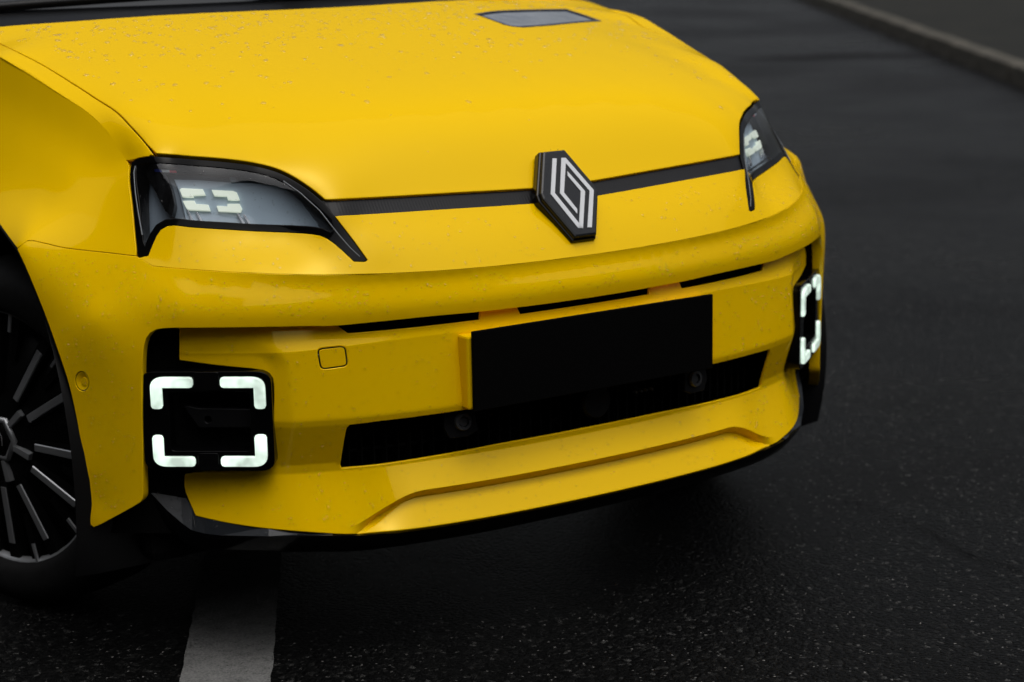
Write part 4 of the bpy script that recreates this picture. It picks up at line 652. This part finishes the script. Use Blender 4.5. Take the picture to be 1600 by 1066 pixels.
# wheels
def make_wheel(name, hub, side, steer):
    root = lathe('wheel', [(.0, .0), (.05, .0), (.1, -.01), (.235, -.035), (.235, -.17), (.1, -.17)], alloy_black, car, 48); root.name = name
    ty = lathe('tyre', [(.236, -.012), (.246, .004), (.258, .010), (.285, .012), (.306, .004), (.318, -.012), (.325, -.035), (.327, -.10), (.325, -.165), (.318, -.188), (.285, -.205), (.24, -.19)], rubber, root, 72)
    lip = lathe('rim_lip', [(.232, -.020), (.236, -.008), (.2445, -.004), (.2515, -.006), (.2515, -.014), (.238, -.03)], alloy_cut, root, 72)
    Mw = Matrix.Rotation(0, 4, 'X')
    def bar(nm, a, r0, r1, w0, w1, ax0, ax1, m_, t=.02):
        c, s_ = math.cos(a), math.sin(a); V = []
        for r, wd, ax in ((r0, w0, ax0), (r1, w1, ax1)):
            for sg, dp in ((1, 0), (-1, 0), (-1.25, t), (1.25, t)):
                V.append((-(ax-dp), r*c-sg*wd*s_, r*s_+sg*wd*c))
        return mesh_from(nm, V, [(0, 1, 5, 4), (1, 2, 6, 5), (2, 3, 7, 6), (3, 0, 4, 7), (0, 3, 2, 1), (4, 5, 6, 7)], m_, root, smooth=False)
    for k in range(12):
        a = math.radians(30*k+(0 if k % 2 else 3))
        bar('spoke', a, .085, .236, .010, .012, .002, -.012, alloy_black, .03)
        bar('spoke_face', a, .094, .205, .0058, .0064, .0045, -.0065, alloy_cut, .002)
        bar('rim_web', a+math.radians(13), .15, .238, .006, .010, -.012, -.012, alloy_black, .02)
        bar('rim_web_face', a+math.radians(10.5), .205, .243, .003, .003, -.005, -.0045, alloy_cut, .003)
    for k in range(6):
        a = math.radians(60*k+18); bar('hub_arm', a, .042, .082, .0048, .0058, .0075, .006, alloy_cut, .01)
    hx = lathe('hub_ring', [(.036, .004), (.037, .009), (.046, .008), (.047, .002)], alloy_cut, root, 6)
    hc = lathe('hub_cap', [(0, .008), (.034, .008), (.036, .003)], alloy_black, root, 24)
    for sg in (-1, 1): tube('hub_mark', [(-.0085, .012*sg, -.012), (-.0085, .012*sg, .006), (-.0085, 0, .020)], .0008, alloy_cut, hc if False else root)
    root.location = hub; root.rotation_euler = (0, 0, steer if side < 0 else math.pi+steer); return root
make_wheel('front_wheel', (-.818, .748, .325), -1, math.radians(22))
make_wheel('front_wheel', (.818, .748, .325), 1, math.radians(22))
make_wheel('rear_wheel', (-.818, 3.29, .325), -1, 0); make_wheel('rear_wheel', (.818, 3.29, .325), 1, 0)
# arch liners
for s in (-1, 1):
    V = []; Fc = []; n = 40
    for k in range(n+1):
        a = math.radians(200-220*k/n); y = .748-.425*math.cos(math.pi-a)*1.0; z = .325+.455*math.sin(a)
        for x in (.838, .80, .48): 
            V.append((s*x, .748+.418*math.cos(a)*(1 if x < .83 else .99), max(.16, .325+(.462 if x < .83 else .458)*math.sin(a))))
    for k in range(n):
        for j in range(2): Fc.append((k*3+j, k*3+j+1, (k+1)*3+j+1, (k+1)*3+j))
    b0 = len(V)
    for k in range(n+1): V.append((s*.48, .748, .325)); Fc.append((k*3+2, b0+k, ((k+1) if k < n else k)*3+2)) if k < n else None
    mesh_from('wheel_arch_liner', V, Fc, satin_black, car)
# lip seal along the visible arch edge
for s in (-1, 1):
    ap = off(SF, -.008)(np.vstack([C['arch'][::-1], ar])); n_ = normals(SF, np.vstack([C['arch'][::-1], ar])); ap = ap+np.array([.0, .006, 0]); ap[:, 0] *= (1 if s < 0 else -1)
    tube('arch_seal', ap, .0065, satin_black, car)
# cowl, windscreen, wipers, cabin
cp = np.array([cowl_pt(x) for x in np.linspace(-.73, .73, 41)])
V = np.vstack([cp+[0, -.012, -.022], cp+[0, .05, -.03], cp*[1, 1, 0]+np.stack([0*cp[:, 0], .20+0*cp[:, 0], 1.085+0*cp[:, 0]], 1)]); n = 41
mesh_from('cowl_panel', V, [(i*n+j, i*n+j+1, (i+1)*n+j+1, (i+1)*n+j) for i in range(2) for j in range(n-1)], satin_black, car)
ws0 = cp*[1, 1, 0]+np.stack([0*cp[:, 0], .16+0*cp[:, 0], 1.075+0*cp[:, 0]], 1)
rows_w = []
for t in np.linspace(0, 1, 8):
    x = cp[:, 0]*(1-.16*t); y = ws0[:, 1]*(1-t)+(1.86+.10*(cp[:, 0]/.7)**2)*t; z = 1.077+(.40*t-.05*t*t)*1.08-.02*t*(cp[:, 0]/.7)**2; rows_w.append(np.stack([x, y, z], 1))
V = np.vstack(rows_w); mesh_from('windscreen', V, [(i*n+j, i*n+j+1, (i+1)*n+j+1, (i+1)*n+j) for i in range(7) for j in range(n-1)], glassdark, car)
tube('wiper_arm', [(-.62, 1.165, 1.086), (-.40, 1.115, 1.095), (-.12, 1.10, 1.101), (.05, 1.12, 1.103)], .010, satin_black, car)
tube('wiper_arm', [(.0, 1.125, 1.100), (.25, 1.13, 1.109), (.52, 1.16, 1.110)], .010, satin_black, car)
# cabin and rear body (closed shell: doors, glasshouse, roof, tail)
def loft(name, secs, m_, close=True):
    V = np.vstack(secs); n = len(secs[0]); Fc = [(i*n+j, i*n+j+1, (i+1)*n+j+1, (i+1)*n+j) for i in range(len(secs)-1) for j in range(n-1)]; return mesh_from(name, V, Fc, m_, car)
for s in (-1, 1):
    secs = []
    for y in np.linspace(1.303, 3.85, 30):
        k = np.clip((y-3.5)/.35, 0, 1); w_ = .872-.12*k*k; z0 = .24+.1*k
        if abs(y-3.29) < .40: z0 = max(z0, .325+math.sqrt(max(0, .40**2-(y-3.29)**2)))
        zz = [z0+(.93-z0)*t for t in (0, .2, .4, .6, .8, 1)]; secs.append(np.array([(s*(w_+dx_), y, z_) for dx_, z_ in zip((-.025, -.008, 0, .002, 0, -.016), zz)]+[(s*(w_-.045), y, .985), (s*(w_-.095), y, 1.042)]))
    loft('side_panel', secs, paint)
    secs = []
    for y in np.linspace(1.15, 3.75, 20):
        tp = np.interp(y, [1.15, 1.85, 2.4, 3.4, 3.75], [1.07, 1.42, 1.47, 1.42, 1.10]); secs.append(np.array([(s*(.785-.10*(tp-1.03)/.45*t), y, 1.03+(tp-1.03)*t) for t in (0, .3, .6, 1)]))
    loft('side_window', secs, glassdark)
secs = [np.array([(x*(.70), y, np.interp(y, [1.86, 2.4, 3.4], [1.435, 1.485, 1.44])-.03*x*x) for x in np.linspace(-1, 1, 11)]) for y in np.linspace(1.86, 3.42, 12)]
loft('roof', secs, paint)
secs = [np.array([(x*w_, y-.12*x*x, z) for x in np.linspace(-1, 1, 13)]) for w_, y, z in ((.70, 3.42, 1.44), (.76, 3.74, 1.08), (.80, 3.80, 1.0), (.80, 3.92, .6), (.78, 3.90, .35))]
loft('tailgate', secs, paint)
# ------------------------------------------------------------ rain drops, real beads on the skin
def beads_on(name, P, Nn, rlo, rhi, parent, flat=.45, pw=2.2, wm=None):
    rad = rlo+(rhi-rlo)*rng.random(len(P))**pw; ns = 8; V = []; Fc = []
    for p, nn, r in zip(P, Nn, rad):
        t1 = np.cross(nn, [0, 0, 1.]); t1 /= np.linalg.norm(t1)+1e-9; t2 = np.cross(nn, t1); b = len(V); ph = rng.random()*6; el = 1+.35*rng.random(); jit = 1+.10*rng.standard_normal(ns)
        for rr_, hh_ in ((1., -.03), (.90, .50), (.62, .85), (.28, .98)):
            for i in range(ns):
                a = ph+2*math.pi*i/ns; V.append(p+nn*(hh_*flat*r)+r*rr_*jit[i]*(math.cos(a)*t1+el*math.sin(a)*t2))
        V.append(p+nn*(flat*r)); top = len(V)-1
        for q in range(3):
            for i in range(ns): j = (i+1) % ns; Fc.append((b+q*ns+i, b+q*ns+j, b+(q+1)*ns+j, b+(q+1)*ns+i))
        for i in range(ns): Fc.append((b+3*ns+i, b+3*ns+(i+1) % ns, top))
    o = mesh_from(name, V, Fc, wm or drop_m, parent); o['kind'] = 'stuff'; return o
def beads(name, S, loop, holes, n, rlo, rhi, parent, flat=.45, pw=2.2, ok=None):
    lo, hi = loop.min(0), loop.max(0); Q = rng.uniform(lo, hi, (n*6, 2)); k = inside(Q, loop)
    for h_ in holes: k &= ~inside(Q, h_)
    Q = Q[k]
    # drops gather unevenly
    Q = Q[(np.sin(Q[:, 0]*31+2)*np.sin(Q[:, 1]*43+1)+np.sin(Q[:, 0]*83+Q[:, 1]*57) > rng.uniform(-2.2, 1.2, len(Q)))]
    if ok is not None: Q = Q[ok(S(Q), Q)]
    Q = Q[:n]; return beads_on(name, S(Q), normals(S, Q), rlo, rhi, parent, flat, pw)
beads('rain_drops', SL, offset(lower, .008), [grille_hole, slot_mid, slot_l, slot_r], 1300, .0008, .0030, lowb, flat=.6, pw=2.8)
band_ok = lambda P, Q: (Q[:, 1] < .262)
beads('rain_drops', SF, offset(skin, .008), [], 1700, .0008, .0027, bump, flat=.6, pw=2.8)
beads('rain_drops', SU, offset(nl, .006), [], 300, .0008, .0028, nose, flat=.35, pw=2.6)
beads('rain_drops', SU, offset(hood_loop, .02), [offset(ind, -.01)], 900, .0015, .0060, hood, flat=.25, ok=lambda P, Q: P[:, 1] > .18+.9*rng.random(len(P)))
beads('rain_drops', lambda q: off(SU, -.0016)(q), hi_, [], 90, .0008, .0022, car.children[[c.name for c in car.children].index('headlight')], flat=.5)
bx = rng.uniform(-.055, .055, 260); by = rng.uniform(-.085, .085, 260); kk = np.abs(bx)/.060+np.maximum(np.abs(by)-.006, 0)/.125 < .97
beads_on('rain_drops', np.array([BT @ Vector((x, y, .0003)) for x, y in zip(bx[kk], by[kk])]), np.array([tuple(bn)]*int(kk.sum())), .0008, .0022, bd, .4, wm=drop_d)
fq = rng.uniform(0, 1, (200, 2)); fp = []
for u_, v_ in fq:
    i_ = u_*(len(spat_lo)-1.001); a_ = int(i_); t_ = i_-a_; l_ = np.array(spat_lo[a_])*(1-t_)+np.array(spat_lo[a_+1])*t_; h_ = np.array(spat_hi[a_])*(1-t_)+np.array(spat_hi[a_+1])*t_; fp.append(l_+(h_-l_)*(.08+.9*v_))
beads_on('rain_drops', np.array(fp)+SN*.0004, np.array([SN]*len(fp)), .0010, .0030, sk, .35, wm=drop_d)
